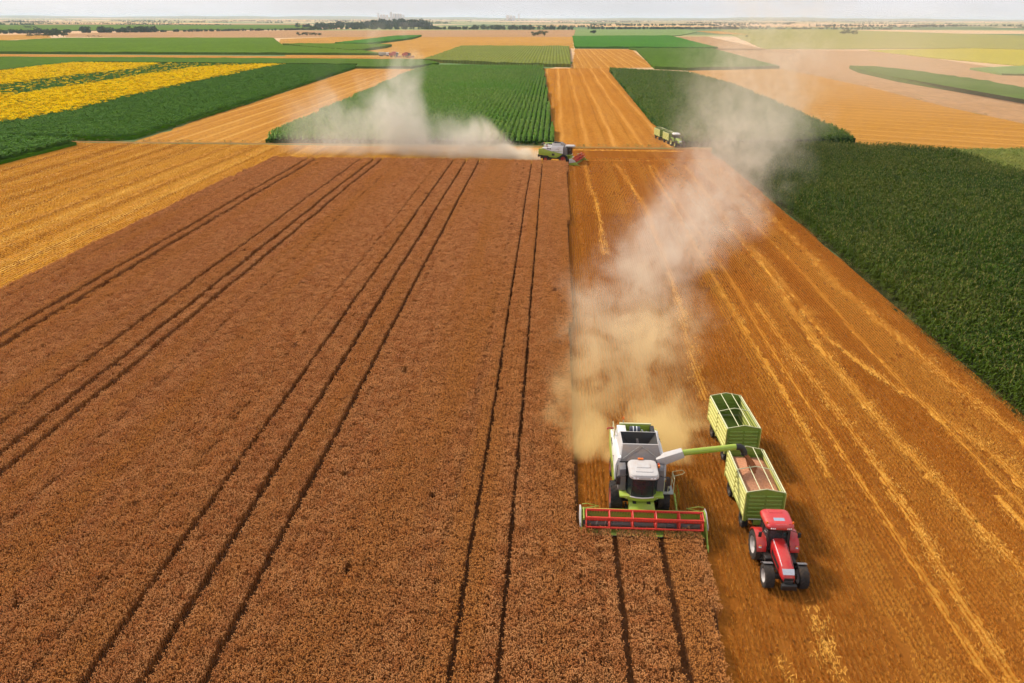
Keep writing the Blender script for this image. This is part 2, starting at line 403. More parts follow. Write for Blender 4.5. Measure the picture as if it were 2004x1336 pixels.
def proto(name, verts, faces, mats, fm=None):
    me = bpy.data.meshes.new(name); me.from_pydata([tuple(v) for v in verts], [], faces)
    for m in mats: me.materials.append(M[m])
    if fm: me.polygons.foreach_set('material_index', fm)
    return bpy.data.objects.new(name, me)          # never linked: it only lends its mesh to the crop

def scatter(name, X, Y, Z, protos, smin=0.85, smax=1.15, rz=None, tilt=0.08, sz=None):
    n = len(X)
    me = bpy.data.meshes.new(name); me.vertices.add(n)
    co = np.stack([X, Y, np.broadcast_to(Z, X.shape)], 1).astype(np.float32)
    me.vertices.foreach_set('co', co.ravel())
    rot = np.zeros((n, 3), np.float32)
    rot[:, 0] = rng.normal(0, tilt, n); rot[:, 1] = rng.normal(0, tilt, n)
    rot[:, 2] = rng.uniform(0, 2*math.pi, n) if rz is None else rz
    s = rng.uniform(smin, smax, n).astype(np.float32)
    scl = np.stack([s, s, s if sz is None else s*sz], 1).astype(np.float32)
    a = me.attributes.new('rot', 'FLOAT_VECTOR', 'POINT'); a.data.foreach_set('vector', rot.ravel())
    a = me.attributes.new('scl', 'FLOAT_VECTOR', 'POINT'); a.data.foreach_set('vector', scl.ravel())
    a = me.attributes.new('idx', 'INT', 'POINT'); a.data.foreach_set('value', rng.integers(0, len(protos), n).astype(np.int32))
    o = bpy.data.objects.new(name, me); COL.objects.link(o)
    ng = bpy.data.node_groups.new(name+'_nodes', 'GeometryNodeTree')
    ng.interface.new_socket('Geometry', in_out='INPUT', socket_type='NodeSocketGeometry')
    ng.interface.new_socket('Geometry', in_out='OUTPUT', socket_type='NodeSocketGeometry')
    gi = ng.nodes.new('NodeGroupInput'); go = ng.nodes.new('NodeGroupOutput')
    ip = ng.nodes.new('GeometryNodeInstanceOnPoints'); ip.inputs['Pick Instance'].default_value = True
    jn = ng.nodes.new('GeometryNodeJoinGeometry')
    for p in protos:
        oi = ng.nodes.new('GeometryNodeObjectInfo'); oi.inputs['Object'].default_value = p
        oi.inputs['As Instance'].default_value = True
        ng.links.new(oi.outputs['Geometry'], jn.inputs[0])
    def attr(nm, ty):
        q = ng.nodes.new('GeometryNodeInputNamedAttribute'); q.data_type = ty; q.inputs['Name'].default_value = nm
        return q.outputs['Attribute']
    L = ng.links
    L.new(gi.outputs[0], ip.inputs['Points']); L.new(jn.outputs[0], ip.inputs['Instance'])
    L.new(attr('idx', 'INT'), ip.inputs['Instance Index']); L.new(attr('rot', 'FLOAT_VECTOR'), ip.inputs['Rotation']); L.new(attr('scl', 'FLOAT_VECTOR'), ip.inputs['Scale'])
    L.new(ip.outputs[0], go.inputs[0])
    md = o.modifiers.new('scatter', 'NODES'); md.node_group = ng
    return o

# ------------------------------------------------------------------ the land
def sheet(name, poly, z, mat, label, cat='field'):
    bm = bmesh.new()
    ring = []
    for i in range(len(poly)):
        a, b = Vector(poly[i]), Vector(poly[(i+1) % len(poly)]); L = (b-a).length
        n = 1 if L > 3000 or name == 'wheat_soil' else max(1, min(60, int(L/5)))
        for k in range(n):
            p = a.lerp(b, k/n); j_ = 0 if k == 0 else .22*(1+L/250); ring.append((p.x+rng.normal(0, j_), p.y+rng.normal(0, j_)))
    f = bm.faces.new([bm.verts.new((x, y, z)) for x, y in ring])
    bmesh.ops.triangulate(bm, faces=[f]); bmesh.ops.recalc_face_normals(bm, faces=bm.faces)
    if sum(q.normal.z for q in bm.faces) < 0: bmesh.ops.reverse_faces(bm, faces=bm.faces)
    me = bpy.data.meshes.new(name); bm.to_mesh(me); bm.free(); me.materials.append(M[mat])
    o = bpy.data.objects.new(name, me); COL.objects.link(o)
    return tag(o, label, cat, None, 'structure')

def slab(name, poly, h, mat, label, cat='field', step=None, rough=0.15):
    """standing crop: a closed block with an uneven top and ragged edge"""
    xs = [p[0] for p in poly]; ys = [p[1] for p in poly]
    step = step or max(max(xs)-min(xs), max(ys)-min(ys))/60
    ring = []
    for i in range(len(poly)):
        a, b = Vector(poly[i]), Vector(poly[(i+1) % len(poly)])
        n = max(1, int((b-a).length/step))
        for k in range(n):
            p = a.lerp(b, k/n); ring.append((p.x + rng.normal(0, step*0.03), p.y + rng.normal(0, step*0.03)))
    bm = bmesh.new()
    bot = [bm.verts.new((x, y, 0.002)) for x, y in ring]
    top = [bm.verts.new((x, y, h*(1+rng.normal(0, rough*0.5)))) for x, y in ring]
    n = len(ring)
    for i in range(n): bm.faces.new((bot[i], bot[(i+1) % n], top[(i+1) % n], top[i]))
    f = bm.faces.new(top)
    bmesh.ops.triangulate(bm, faces=[f]); bmesh.ops.recalc_face_normals(bm, faces=bm.faces)
    up_ = [q for q in bm.faces if abs(q.normal.z) > 0.7]
    if sum(q.normal.z for q in up_) < 0: bmesh.ops.reverse_faces(bm, faces=bm.faces)
    me = bpy.data.meshes.new(name); bm.to_mesh(me); bm.free(); me.materials.append(M[mat])
    o = bpy.data.objects.new(name, me); COL.objects.link(o)
    return tag(o, label, cat, None, 'structure')

# ground out to the horizon: patchwork of far parcels in its material
def ground_mat():
    m, nt, b = base_mat('far_farmland', 0.95)
    g = nt.nodes.new('ShaderNodeNewGeometry')
    mpn = nt.nodes.new('ShaderNodeMapping'); mpn.inputs['Scale'].default_value = (0.0011, 0.0021, 0); mpn.inputs['Rotation'].default_value = (0, 0, R(9))
    v = nt.nodes.new('ShaderNodeTexVoronoi'); v.distance = 'CHEBYCHEV'; v.inputs['Scale'].default_value = 1.0
    nt.links.new(g.outputs['Position'], mpn.inputs['Vector']); nt.links.new(mpn.outputs['Vector'], v.inputs['Vector'])
    sp = nt.nodes.new('ShaderNodeSeparateColor'); nt.links.new(v.outputs['Color'], sp.inputs['Color'])
    cr = nt.nodes.new('ShaderNodeValToRGB'); cr.color_ramp.interpolation = 'CONSTANT'
    cols = [(0.0, (0.60, 0.36, 0.19)), (0.17, (0.10, 0.17, 0.05)), (0.30, (0.62, 0.39, 0.22)), (0.44, (0.30, 0.30, 0.10)), (0.55, (0.60, 0.34, 0.12)), (0.70, (0.07, 0.13, 0.04)), (0.82, (0.64, 0.42, 0.25)), (0.92, (0.22, 0.26, 0.10))]
    el = cr.color_ramp.elements
    while len(el) < len(cols): el.new(0.5)
    for e, (p, c) in zip(el, cols): e.position = p; e.color = (*c, 1)
    nt.links.new(sp.outputs['Red'], cr.inputs['Fac'])
    n = ramp_noise(nt, g.outputs['Position'], 0.01, (0.3, 1, 1), 5, 0.7)
    c = mixc(nt, mapr(nt, n, 0.3, 0.7, 0, 0.3), cr.outputs['Color'], (0.16, 0.17, 0.06))
    nt.links.new(c, b.inputs['Base Color']); b.inputs['Specular IOR Level'].default_value = 0.1
    return m
M['ground'] = ground_mat()
sheet('ground', [(-40000, -2000), (40000, -2000), (40000, 60000), (-40000, 60000)], 0.0, 'ground', 'flat patchwork farmland reaching to the horizon', 'ground')

POLY = {
    'corn_left_near': [(-104.8, 125.5), (-112.2, 156.1), (-111.4, 182.4), (-114, 184.5), (-124.9, 185.5), (-158.1, 190.5), (-190, 150)],
    'sunflower_field': [(-173.6, 197.2), (-135.0, 191.5), (-125.4, 190.5), (-107.7, 189.8), (-102.7, 192.2), (-105.6, 275.0), (-116.5, 480.6), (-119.1, 495.5), (-162.2, 498.5), (-235.1, 500.0), (-297.8, 500.6), (-289.1, 414.5), (-295.2, 338.8)],
    'green_strip': [(-348.1, 390.5), (-297.2, 430.6), (-302.2, 516.0), (-250.3, 514.7), (-172.7, 512.9), (-121.4, 508.4), (-116.5, 480.6), (-84.6, 483.8), (-73.5, 528.2), (-90.0, 571.1), (-246.2, 575.2), (-393.5, 573.6), (-502.9, 568.9)],
    'stubble_E': [(-101.0, 188.9), (-116.5, 480.6), (-80.1, 479.0), (-66.9, 189.5)],
    'corn_F': [(-69.0, 189.5), (0.3, 191.1), (-6.9, 493.1), (-72.2, 486.3), (-75.9, 436.9)],
    'stubble_G': [(-6.6, 493.6), (34.5, 500.6), (33.9, 187.6), (-0.3, 187.1)],
    'corn_H': [(30.6, 467.3), (69.3, 439.1), (76.6, 352.5), (74.0, 251.4), (72.6, 197.8), (30.1, 189.2), (28.2, 237.8)],
    'corn_I': [(35.6, 183.5), (65.9, 185.3), (78.1, 184.0), (86.1, 176.3), (87.4, 150.1), (95.4, 112.3), (70, 37.8), (35.2, 37.8), (35.4, 53.5), (36.6, 99.0), (36.6, 143.3)],
    'pale_J': [(87.5, 176.2), (87.7, 186.2), (106.5, 189.1), (164.1, 193.9), (97, 110), (88.8, 149.9)],
    'stubble_K': [(75.8, 480.3), (135.8, 505.8), (136.6, 459.6), (138.4, 360.4), (134.5, 283.9), (135.5, 241.0), (129.8, 159.3), (159.8, 199.1), (110.0, 191.2), (89.9, 189.0), (72.6, 189.8), (74.0, 251.4), (76.6, 352.5)],
    'pink_A': [(138.4, 360.4), (150.0, 304.2), (156.8, 280.8), (169.1, 229.0), (131.3, 175.0), (135.5, 241.0), (134.5, 283.9)],
    'pink_B': [(135.8, 505.8), (136.6, 459.6), (138.4, 360.4), (150.0, 304.2), (156.8, 280.8), (169.1, 229.0), (219.3, 300.8), (268.3, 489.8), (287.1, 650.0), (291.1, 799.2), (201.6, 812.9), (154.6, 806.8), (134.3, 505.6)],
    'green_N': [(176.9, 509.9), (168.8, 471.2), (163.5, 403.1), (165.0, 368.0), (167.5, 329.7), (168.1, 302.0), (165.8, 234.1), (195.1, 278.6), (194.8, 352.9), (198.5, 407.6), (196.0, 471.9), (189.3, 505.8)],
    'green_N2': [(245.8, 506.7), (239.0, 456.9), (249.1, 453.8), (293.3, 442.6), (362.6, 550.1), (293.8, 537.5)],
    'yellow_O': [(292.5, 799.4), (287.1, 650.0), (296.9, 543.4), (312.3, 451.9), (543.1, 795.2), (451.0, 832.0), (416.5, 867.7)],
    'olive_R': [(418.9, 2177.9), (713.5, 2348.8), (827.0, 1536.4), (821.7, 1161.0), (576.6, 811.0), (458.4, 845.9), (416.5, 877.7), (300.5, 835.6), (201.6, 822.9)],
    'tan_R1': [(191.7, 1343.3), (240.3, 1352.0), (201.6, 812.9), (154.6, 806.8)],
    'tan_R2': [(311.9, 1914.3), (365.3, 1926.7), (349.7, 1531.2), (302.4, 1567.7)],
    'green_L': [(69.6, 800.7), (74.0, 771.8), (58.4, 493.0), (75.8, 480.3), (134.3, 505.6), (148.1, 803.3)],
    'green_M': [(26.5, 1300.1), (19.0, 815.5), (157.1, 820.2), (159.6, 892.5), (183.5, 1370.0)],
    'green_M2': [(49.1, 2069.7), (28.5, 1313.9), (186.8, 1378.5), (206.8, 1420.3), (295.5, 1780.1), (326.4, 2150.3)],
    'stubble_P2': [(18.7, 806.2), (72.7, 809.2), (60.2, 508.5), (9.8, 493.2)],
    'olive_P': [(-88.6, 557.8), (-71.6, 546.7), (-41.6, 525.7), (9.6, 503.4), (13.7, 836.2), (-93.2, 836.3)],
    'stubble_Q': [(-371.7, 1121.5), (-334.2, 1248.7), (28.5, 1313.9), (18.0, 815.4), (14.8, 830.5), (9.4, 520), (-87.6, 551.4), (-104.1, 590.9), (-129.9, 627.3), (-199.4, 611.2), (-283.1, 847.1)],
    'pink_R': [(-836.8, 1383.7), (-754.6, 1732.0), (51.0, 2084.1), (28.5, 1313.9), (-341.6, 1247.3), (-399.4, 1144.7), (-704.4, 1182.0)],
    'green_S': [(-721.9, 842.0), (-634.5, 962.1), (-644.1, 1075.0), (-380.6, 1121.6), (-330.4, 984.5), (-268.7, 819.0), (-173.4, 729.0), (-137.1, 652.5), (-441.1, 644.3), (-563.8, 639.1)],
    'green_T1': [(-239.4, 902.5), (-200.4, 891.0), (-193.4, 1124.2), (-208.4, 1306.0), (-241.3, 1276.2)],
    'green_T2': [(-284.0, 862.7), (-205.9, 748.2), (-170.5, 707.4), (-163.8, 804.9), (-168.4, 859.1), (-234.0, 875.4)],
    'stubble_U': [(-556.3, 634), (-435.3, 639), (-129.9, 627.3), (-104.1, 590.9), (-90.0, 571.1), (-246.2, 575.2), (-393.5, 573.6), (-502.9, 568.9)],
    'green_V': [(-2162.5, 2482.6), (-889.1, 2989.6), (-598.0, 2095.0), (-803.7, 1720.2), (-1381.7, 1582.0)],
    'tan_W': [(-1039.2, 1187.2), (-829.0, 1342.0), (-691.3, 1123.2), (-678.1, 996.1), (-785.9, 895.2)],
    'tan_X': [(-2645.1, 3038.2), (-961.6, 3527.7), (-939.5, 3158.8), (-2284.9, 2623.1)],
}
sheet('stubble_field', [(-210, 8), (36.4, 8), (36.4, 186.4), (-150, 186.4), (-210, 140)], 0.004, 'soil_stub', 'orange wheat stubble round the standing wheat, drilled rows showing')
sheet('stubble_field', [(-210, 8), (-59.9, 8), (-59.4, 165.6), (3.2, 165.2), (3.2, 186.3), (-150, 186.3), (-210, 140)], 0.008, 'soil_gold', 'golden stubble left of the standing wheat and round its far end')
sheet('farm_track', [(-150, 186.4), (-60, 187.6), (36, 186.6), (90, 187.0), (90, 189.0), (36, 188.8), (-60, 189.4), (-150, 189.0)], 0.012, 'track', 'thin dirt track crossing behind the wheat field', 'track')
for nm, key, z, mt, lb in [
    ('stubble_field', 'stubble_E', 0.008, 'stub_mid', 'narrow golden stubble strip between the sunflowers and the rowed corn'),
    ('stubble_field', 'stubble_G', 0.008, 'stub_warm', 'orange stubble strip behind the crossing combine, between two corn fields'),
    ('stubble_field', 'stubble_K', 0.008, 'stub_right', 'wide pale orange stubble beyond the big dark corn field'),
    ('stubble_field', 'pink_A', 0.014, 'stub_pink', 'narrow pinkish wedge of bare stubble along the wide orange one'),
    ('stubble_field', 'pink_B', 0.010, 'stub_pink', 'long pinkish tan stubble around the hazy green strip'),
    ('stubble_field', 'stubble_P2', 0.008, 'stub_mid', 'small striped golden stubble square beyond the orange strip'),
    ('stubble_field', 'stubble_Q', 0.008, 'stub_far', 'broad golden stubble with the red machines at its near corner'),
    ('stubble_field', 'pink_R', 0.012, 'stub_pink', 'long pale pink stubble band with two dark thickets in it'),
    ('stubble_field', 'stubble_U', 0.016, 'stub_mid', 'thin orange stubble lane below the long green field'),
    ('stubble_field', 'tan_R1', 0.6, 'stub_pink', 'pale tan wedge beside the bright green field'),
    ('stubble_field', 'tan_R2', 0.6, 'stub_far', 'small far tan patch inside the olive field'),
    ('stubble_field', 'tan_W', 0.02, 'stub_far', 'tan stubble in front of the dark bush cluster'),
    ('stubble_field', 'tan_X', 0.05, 'stub_pink', 'far thin pale band above the distant green field')]:
    sheet(nm, POLY[key], z, mt, lb)
for nm, key, h, mt, lb in [
    ('crop_field', 'green_strip', 1.3, 'canopy_dark', 'flat dark green strip behind the yellow sunflowers'),
    ('crop_field', 'green_N', 1.8, 'canopy_dark', 'hazy green strip curving through the pinkish stubble'),
    ('crop_field', 'green_N2', 1.0, 'canopy_pale', 'small pale green strip beyond the hazy green one'),
    ('crop_field', 'yellow_O', 0.6, 'canopy_yellow', 'bright yellow green wedge field in the haze'),
    ('crop_field', 'olive_R', 0.5, 'canopy_olive_far', 'large far olive yellow field around the lone grey thicket'),
    ('crop_field', 'green_L', 1.6, 'canopy_dark', 'dull green field behind the corn, next to the striped stubble square'),
    ('crop_field', 'green_M', 2.0, 'canopy_bright', 'bright green field with a dark front edge'),
    ('crop_field', 'green_M2', 1.2, 'canopy_pale', 'pale green field with one small tree in it'),
    ('crop_field', 'olive_P', 2.0, 'canopy_olive', 'olive rowed crop block beyond the corn'),
    ('crop_field', 'green_S', 1.8, 'canopy_green', 'long even green field above the orange lane'),
    ('crop_field', 'green_T1', 2.2, 'canopy_bright', 'upper dark green lens shaped field in the golden stubble'),
    ('crop_field', 'green_T2', 2.2, 'canopy_green', 'lower olive green lens shaped field next to the red machines'),
    ('crop_field', 'green_V', 1.5, 'canopy_green', 'far green band behind the hedgerow')]:
    slab(nm, POLY[key], h, mt, lb)
slab('crop_ground', POLY['corn_left_near'], .7, 'canopy_sun', 'ground under the small green corner crop', step=3)
slab('sunflower_ground', POLY['sunflower_field'], .75, 'canopy_sun', 'close green leaves below the sunflower heads', step=3)
slab('corn_ground', POLY['corn_F'], .8, 'canopy_corn', 'rowed corn block in the middle, below its tops', step=3)
slab('corn_ground', POLY['corn_H'], 1.2, 'canopy_corn', 'corn block beside the orange strip, below its tops', step=3)
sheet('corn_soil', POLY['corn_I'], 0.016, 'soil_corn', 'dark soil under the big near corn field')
slab('crop_ground', POLY['pale_J'], 0.45, 'canopy_olive', 'ground under the yellowish crop beside the dark corn', step=3)
WHEAT = [(-59.8, 14), (-59.6, 80), (-59.2, 165.3), (3.2, 164.6), (2.3, 78), (2.15, 54), (2.25, 47), (2.1, 38.2), (9.3, 38.2), (9.13, 34.2), (8.5, 27.7), (7.9, 14)]
sheet('wheat_soil', [(x-0.1, y) for x, y in WHEAT], 0.012, 'soil_wheat', 'dark soil showing in the wheel tracks of the wheat')

# ------------------------------------------------------------------ standing wheat
def wheat_proto(k, half=.25, step=.105):
    """half a metre of crop: small clumps of nodding ears with dark gaps between"""
    r = random.Random(100+k); V, F, FM = [], [], []
    def q(ps, mi): n = len(V); V.extend(ps); F.append(tuple(range(n, n+len(ps)))); FM.append(mi)
    g = int(round(2*half/step))
    for gi in range(g):
        for gj in range(g):
            bx, by = -half+(gi+.5)*step+r.gauss(0, .028), -half+(gj+.5)*step+r.gauss(0, .028)
            hc = r.gauss(.72, .06)
            for _ in range(r.choice((2, 3, 3, 4))):
                x, y = bx+r.gauss(0, .018), by+r.gauss(0, .018)
                h = hc+r.gauss(0, .03); a = r.uniform(0, 6.28); ln = r.uniform(0, .05)
                tx, ty = x+math.cos(a)*ln, y+math.sin(a)*ln
                w = .007; b = r.uniform(0, 3.14); cx, cy = math.cos(b)*w, math.sin(b)*w
                q([(x-cx, y-cy, .1), (x+cx, y+cy, .1), (tx+cx, ty+cy, h), (tx-cx, ty-cy, h)], 1)
                dx, dy = math.cos(a), math.sin(a); L = r.uniform(.07, .115); wd = r.uniform(.015, .022); dz = r.uniform(-.05, .08)
                p0 = Vector((tx, ty, h-.01)); p1 = p0+Vector((dx*L*.45, dy*L*.45, dz*.6+.03)); p2 = p0+Vector((dx*L, dy*L, dz))
                s = Vector((-dy*wd, dx*wd, 0)); u = Vector((0, 0, wd))
                n = len(V); V.extend([p0, p1+s, p1+u, p1-s, p1-u, p2])
                for i in range(4):
                    jj = (i+1) % 4
                    F.append((n, n+1+i, n+1+jj)); F.append((n+5, n+1+jj, n+1+i)); FM += [0, 0]
    return proto('wheat_patch', V, F, ['wheat', 'wheat_leaf'], FM)
WP = [wheat_proto(k) for k in range(8)]
TRAM = [-50.75, -49.15, -39.7, -36.95, -35.2, -20.35, -17.7, -15.0, -4.15, -2.0, 3.92, 6.55]
def drift(y): return 0.10*np.sin(y/31.0) + 0.03*np.sin(y/7.3)
edges_ = sorted([-59.75] + [v for t in TRAM for v in (t-.175-.0032*abs(t), t+.175+.0032*abs(t))] + [9.4])
xs, ys, sx_ = [], [], []
for a, b in zip(edges_[0::2], edges_[1::2]):
    n = max(1, int(round((b-a)/.5))); dx = (b-a)/n
    for i in range(n):
        y = np.arange(13, 165.2, .5) + rng.uniform(-.04, .04, 305)
        xs.append(np.full(y.shape, a+(i+.5)*dx) + drift(y) + rng.normal(0, .02, y.size)); ys.append(y); sx_.append(np.full(y.shape, dx/.5))
X = np.concatenate(xs); Y = np.concatenate(ys); SX = np.concatenate(sx_)
inner = [(x + (.22 if x < -50 else -.22), y + (-.22 if y > 160 else 0)) for x, y in WHEAT]
k = in_poly(X, Y, inner) & seen(X, Y)
thin = np.sin(X*.9+2*np.sin(Y*.21))*np.sin(Y*.37+X*.13)
k &= (thin < .97) | (rng.random(X.size) < .7)
X, Y = X[k], Y[k]
hz = 1 + .07*np.sin(X*.55+Y*.13)*np.sin(Y*.31) + .05*np.sin(X*.11-Y*.05) + rng.normal(0, .035, X.size) + .05*np.sin(np.round(X/.5)*2.3)*np.sin(np.round(X/.5)*.71)
hz = hz - .22*(np.abs(((X+1.2) % 8.6)-4.3) < .24)*(rng.random(X.size) < .7)           # faint old drill gaps
tag(scatter('wheat', X, Y, 0.012, WP, .98, 1.10, tilt=.03, sz=hz, rz=rng.integers(0, 4, X.size)*math.pi/2+rng.normal(0, .06, X.size)), 'ripe reddish brown wheat standing in the big field with dark wheel tracks', 'wheat', None, 'stuff')

# ------------------------------------------------------------------ stubble rows and straw
def stub_proto(k, seg=1.0, mat='stub'):
    r = random.Random(200+k); V, F = [], []
    for _ in range(60):
        x, y = r.gauss(0, .021), r.uniform(-.5, .5)*seg
        h = r.uniform(.10, .20); a = r.uniform(0, 3.14); w = r.uniform(.008, .014); cx, cy = math.cos(a)*w, math.sin(a)*w
        tx, ty = x+r.gauss(0, .03), y+r.gauss(0, .03); n = len(V)
        V += [(x-cx, y-cy, 0), (x+cx, y+cy, 0), (tx+cx, ty+cy, h), (tx-cx, ty-cy, h)]; F.append((n, n+1, n+2, n+3))
    for _ in range(6):
        x, y, a, l = r.uniform(-.13, .13), r.uniform(-.5, .5)*seg, r.gauss(0, .6), r.uniform(.06, .16)
        dx, dy = math.sin(a)*l, math.cos(a)*l; n = len(V); z = r.uniform(.01, .05)
        V += [(x-dx-.008, y-dy, z), (x-dx+.008, y-dy, z), (x+dx+.008, y+dy, z+.02), (x+dx-.008, y+dy, z+.02)]; F.append((n, n+1, n+2, n+3))
    return proto('stubble_row', V, F, [mat])
SP = [stub_proto(k) for k in range(5)]
SPG = [stub_proto(10+k, 1.0, 'stub_gold') for k in range(4)]
NEAR = [(2.35, 38.6), (2.4, 54), (2.5, 78), (3.4, 164.5), (3.4, 172), (36.2, 172), (36.2, 14), (8.2, 14), (8.8, 27.7), (9.4, 34.2), (9.6, 38.6)]
X, Y = grid_pts(NEAR, 0.27, 0.95, 0.02, 0.1)
k = rng.random(X.size) > .04
for px, py, w in (([11.75, 11.8, 11.9, 12.4], [34, 60, 110, 172], .22), ([13.75, 13.8, 13.9, 14.4], [34, 60, 110, 172], .22), ([17.1, 17.3, 18.2], [14, 70, 172], .2), ([19.0, 19.2, 20.1], [14, 70, 172], .2), ([30.6, 30.4, 27.2, 26.0, 24.5], [14, 50, 64, 72, 172], .2), ([28.7, 28.5, 25.3, 24.1, 22.6], [14, 50, 64, 72, 172], .2), ([4.1, 4.2], [42, 172], .25), ([7.2, 7.4], [42, 172], .25)):
    k &= (np.abs(X-np.interp(Y, py, px)) > w) | (rng.random(X.size) < .3)                    # wheels have pressed it flat
X, Y = X[k], Y[k]
fresh = (X < 17.2 + .5*np.sin(Y/9)) & (Y < 120)
SPD = [stub_proto(30+k, 1.0, 'stub_dark') for k in range(4)]
for kk, pr, lb in ((fresh, SPD, 'darker fresh stubble rows around the tractor and combine'), (~fresh, SP, 'orange stubble rows between the tractor and the big corn field')):
    tag(scatter('stubble', X[kk], Y[kk], 0.004, pr, .9, 1.1, rz=rng.normal(0, .03, kk.sum())+(rng.random(kk.sum()) < .5)*math.pi, tilt=.02), lb, 'stubble', None, 'stuff')
LEFT = [(-60.2, 60), (-59.6, 165.8), (3, 166), (3, 185.5), (-140, 185.5), (-111, 182), (-111, 156), (-104, 126), (-150, 70)]
X, Y = grid_pts(LEFT, 0.54, 0.95, 0.03, 0.1)
tag(scatter('stubble', X, Y, 0.008, SPG, 1.0, 1.5, rz=rng.normal(0, .03, X.size), tilt=.02, sz=.6), 'golden stubble rows left of the standing wheat and along its far end', 'stubble', None, 'stuff')

def straw_proto(k):
    r = random.Random(300+k); V, F = [], []
    for _ in range(34):
        x, y, z = r.gauss(0, .20), r.gauss(0, .40), abs(r.gauss(0, .03))+.02
        a = r.gauss(1.57, .7); l = r.uniform(.05, .13); e = r.gauss(0, .05)
        dx, dy = math.cos(a)*l, math.sin(a)*l; w = .010; n = len(V)
        sx, sy = -math.sin(a)*w, math.cos(a)*w
        V += [(x-dx-sx, y-dy-sy, z-e), (x-dx+sx, y-dy+sy, z-e), (x+dx+sx, y+dy+sy, z+e+.02), (x+dx-sx, y+dy-sy, z+e+.02)]; F.append((n, n+1, n+2, n+3))
    return proto('straw_clump', V, F, ['straw'])
STP = [straw_proto(k) for k in range(4)]
def along(path, width, dens):
    xs, ys = [], []
    for (x0, y0), (x1, y1) in zip(path, path[1:]):
        L = math.hypot(x1-x0, y1-y0); n = int(L*width*dens)
        t = rng.random(n); off = rng.normal(0, width*.38, n)
        wob = .25*np.sin((y0+(y1-y0)*t)/4.3)
        nx, ny = (y1-y0)/L, -(x1-x0)/L
        xs.append(x0+(x1-x0)*t+nx*(off+wob)); ys.append(y0+(y1-y0)*t+ny*off)
    return np.concatenate(xs), np.concatenate(ys)
SW = [([(33.5, 165), (33.3, 106), (32.5, 86), (33.4, 67), (34.2, 52), (34.6, 36)], 1.09, 2.4),
      ([(26.6, 100), (26.5, 79), (26.4, 70.6), (27.7, 63.6), (29.65, 56), (30.9, 49), (31.0, 40)], 0.80, 2.4),
      ([(27.0, 165), (26.5, 128), (25.9, 92), (25.1, 76), (25.0, 63), (24.9, 51), (25.9, 41), (26.6, 32)], 0.87, 2.4),
      ([(21.8, 80), (22.2, 61), (22.2, 49), (22.1, 40), (21.8, 33), (21.4, 24)], 0.80, 2.4),
      ([(19.5, 165), (19.4, 120), (18.9, 90), (19.1, 62), (18.6, 45)], 0.57, 1.4),
      ([(28.5, 44), (28.9, 38), (29.5, 30)], 0.87, 1.7),
      ([(13.9, 33.2), (13.9, 30.7), (13.7, 27), (13.6, 20)], 0.72, 2.8),
      ([(11.0, 30), (11.3, 26), (11.4, 20)], 0.87, 1.4),
      ([(13.1, 165), (14.4, 140), (14.9, 120), (14.4, 98), (13.6, 78), (13.0, 67), (12.5, 56)], 0.72, 2.1),
      ([(6.5, 163), (7.0, 135), (7.3, 116), (6.7, 97)], 0.57, 2.4),
      ([(-140, 183.5), (-40, 184.5), (30, 183)], 1.17, 1.0), ([(3, 169.5), (34, 170)], 0.87, 1.0),
      ([(-68, 70), (-67, 118), (-66.5, 178)], 1.17, 1.5), ([(-72, 75), (-71, 120), (-70, 182)], 1.46, 1.5), ([(-77, 80), (-77.3, 123), (-75.5, 183)], 1.17, 1.4),
      ([(-86, 100), (-86, 180)], 1.30, 1.2), ([(-95, 110), (-95, 182)], 1.30, 1.2), ([(-103, 122), (-104, 182)], 1.17, 1.2), ([(-63, 70), (-62.6, 160)], 0.72, 1.0)]
sw = MB()                                             # low ragged ridges of chopped straw
for path, wd_, dn in SW + [([(x0, 165), (x0+.3, 100), (x0-.2, 60), (x0+.1, 20)], .3, 1) for x0 in (20.6, 29.6)]:
    if path[0][1] < 40: continue
    wd_ = max(.30, wd_*.5); ring = []
    for (x0, y0), (x1, y1) in zip(path, path[1:]):
        L = math.hypot(x1-x0, y1-y0); n = max(2, int(L/.5)); nx_, ny_ = (y1-y0)/L, -(x1-x0)/L
        for i in range(n):
            u = i/n; cx = x0+(x1-x0)*u+.12*math.sin((y0+(y1-y0)*u)/6.3); cy = y0+(y1-y0)*u
            a = wd_*(.8+rng.normal(0, .35)); b = wd_*(.8+rng.normal(0, .35)); h = max(.02, .055+rng.normal(0, .02))
            ring.append([(cx-nx_*a, cy-ny_*a, .01), (cx-nx_*a*.45, cy-ny_*a*.45, h*.8), (cx+nx_*b*.1, cy+ny_*b*.1, h), (cx+nx_*b*.55, cy+ny_*b*.55, h*.7), (cx+nx_*b, cy+ny_*b, .01)])
    sw.loft(ring, closed=False, caps=False)
tag(sw.build('straw_swath', 'swath', None, smooth=True), 'long thin pale lines of chopped straw running down the stubble', 'straw', None, 'stuff')
xs, ys = zip(*[along(*s) for s in SW])
X, Y = np.concatenate(xs), np.concatenate(ys)
k = seen(X, Y); X, Y = X[k], Y[k]
tag(scatter('straw', X, Y, 0.02, STP, .8, 1.2, tilt=.03, rz=rng.normal(0, .15, X.size)), 'pale straw lying in loose lines on the stubble', 'straw', None, 'stuff')

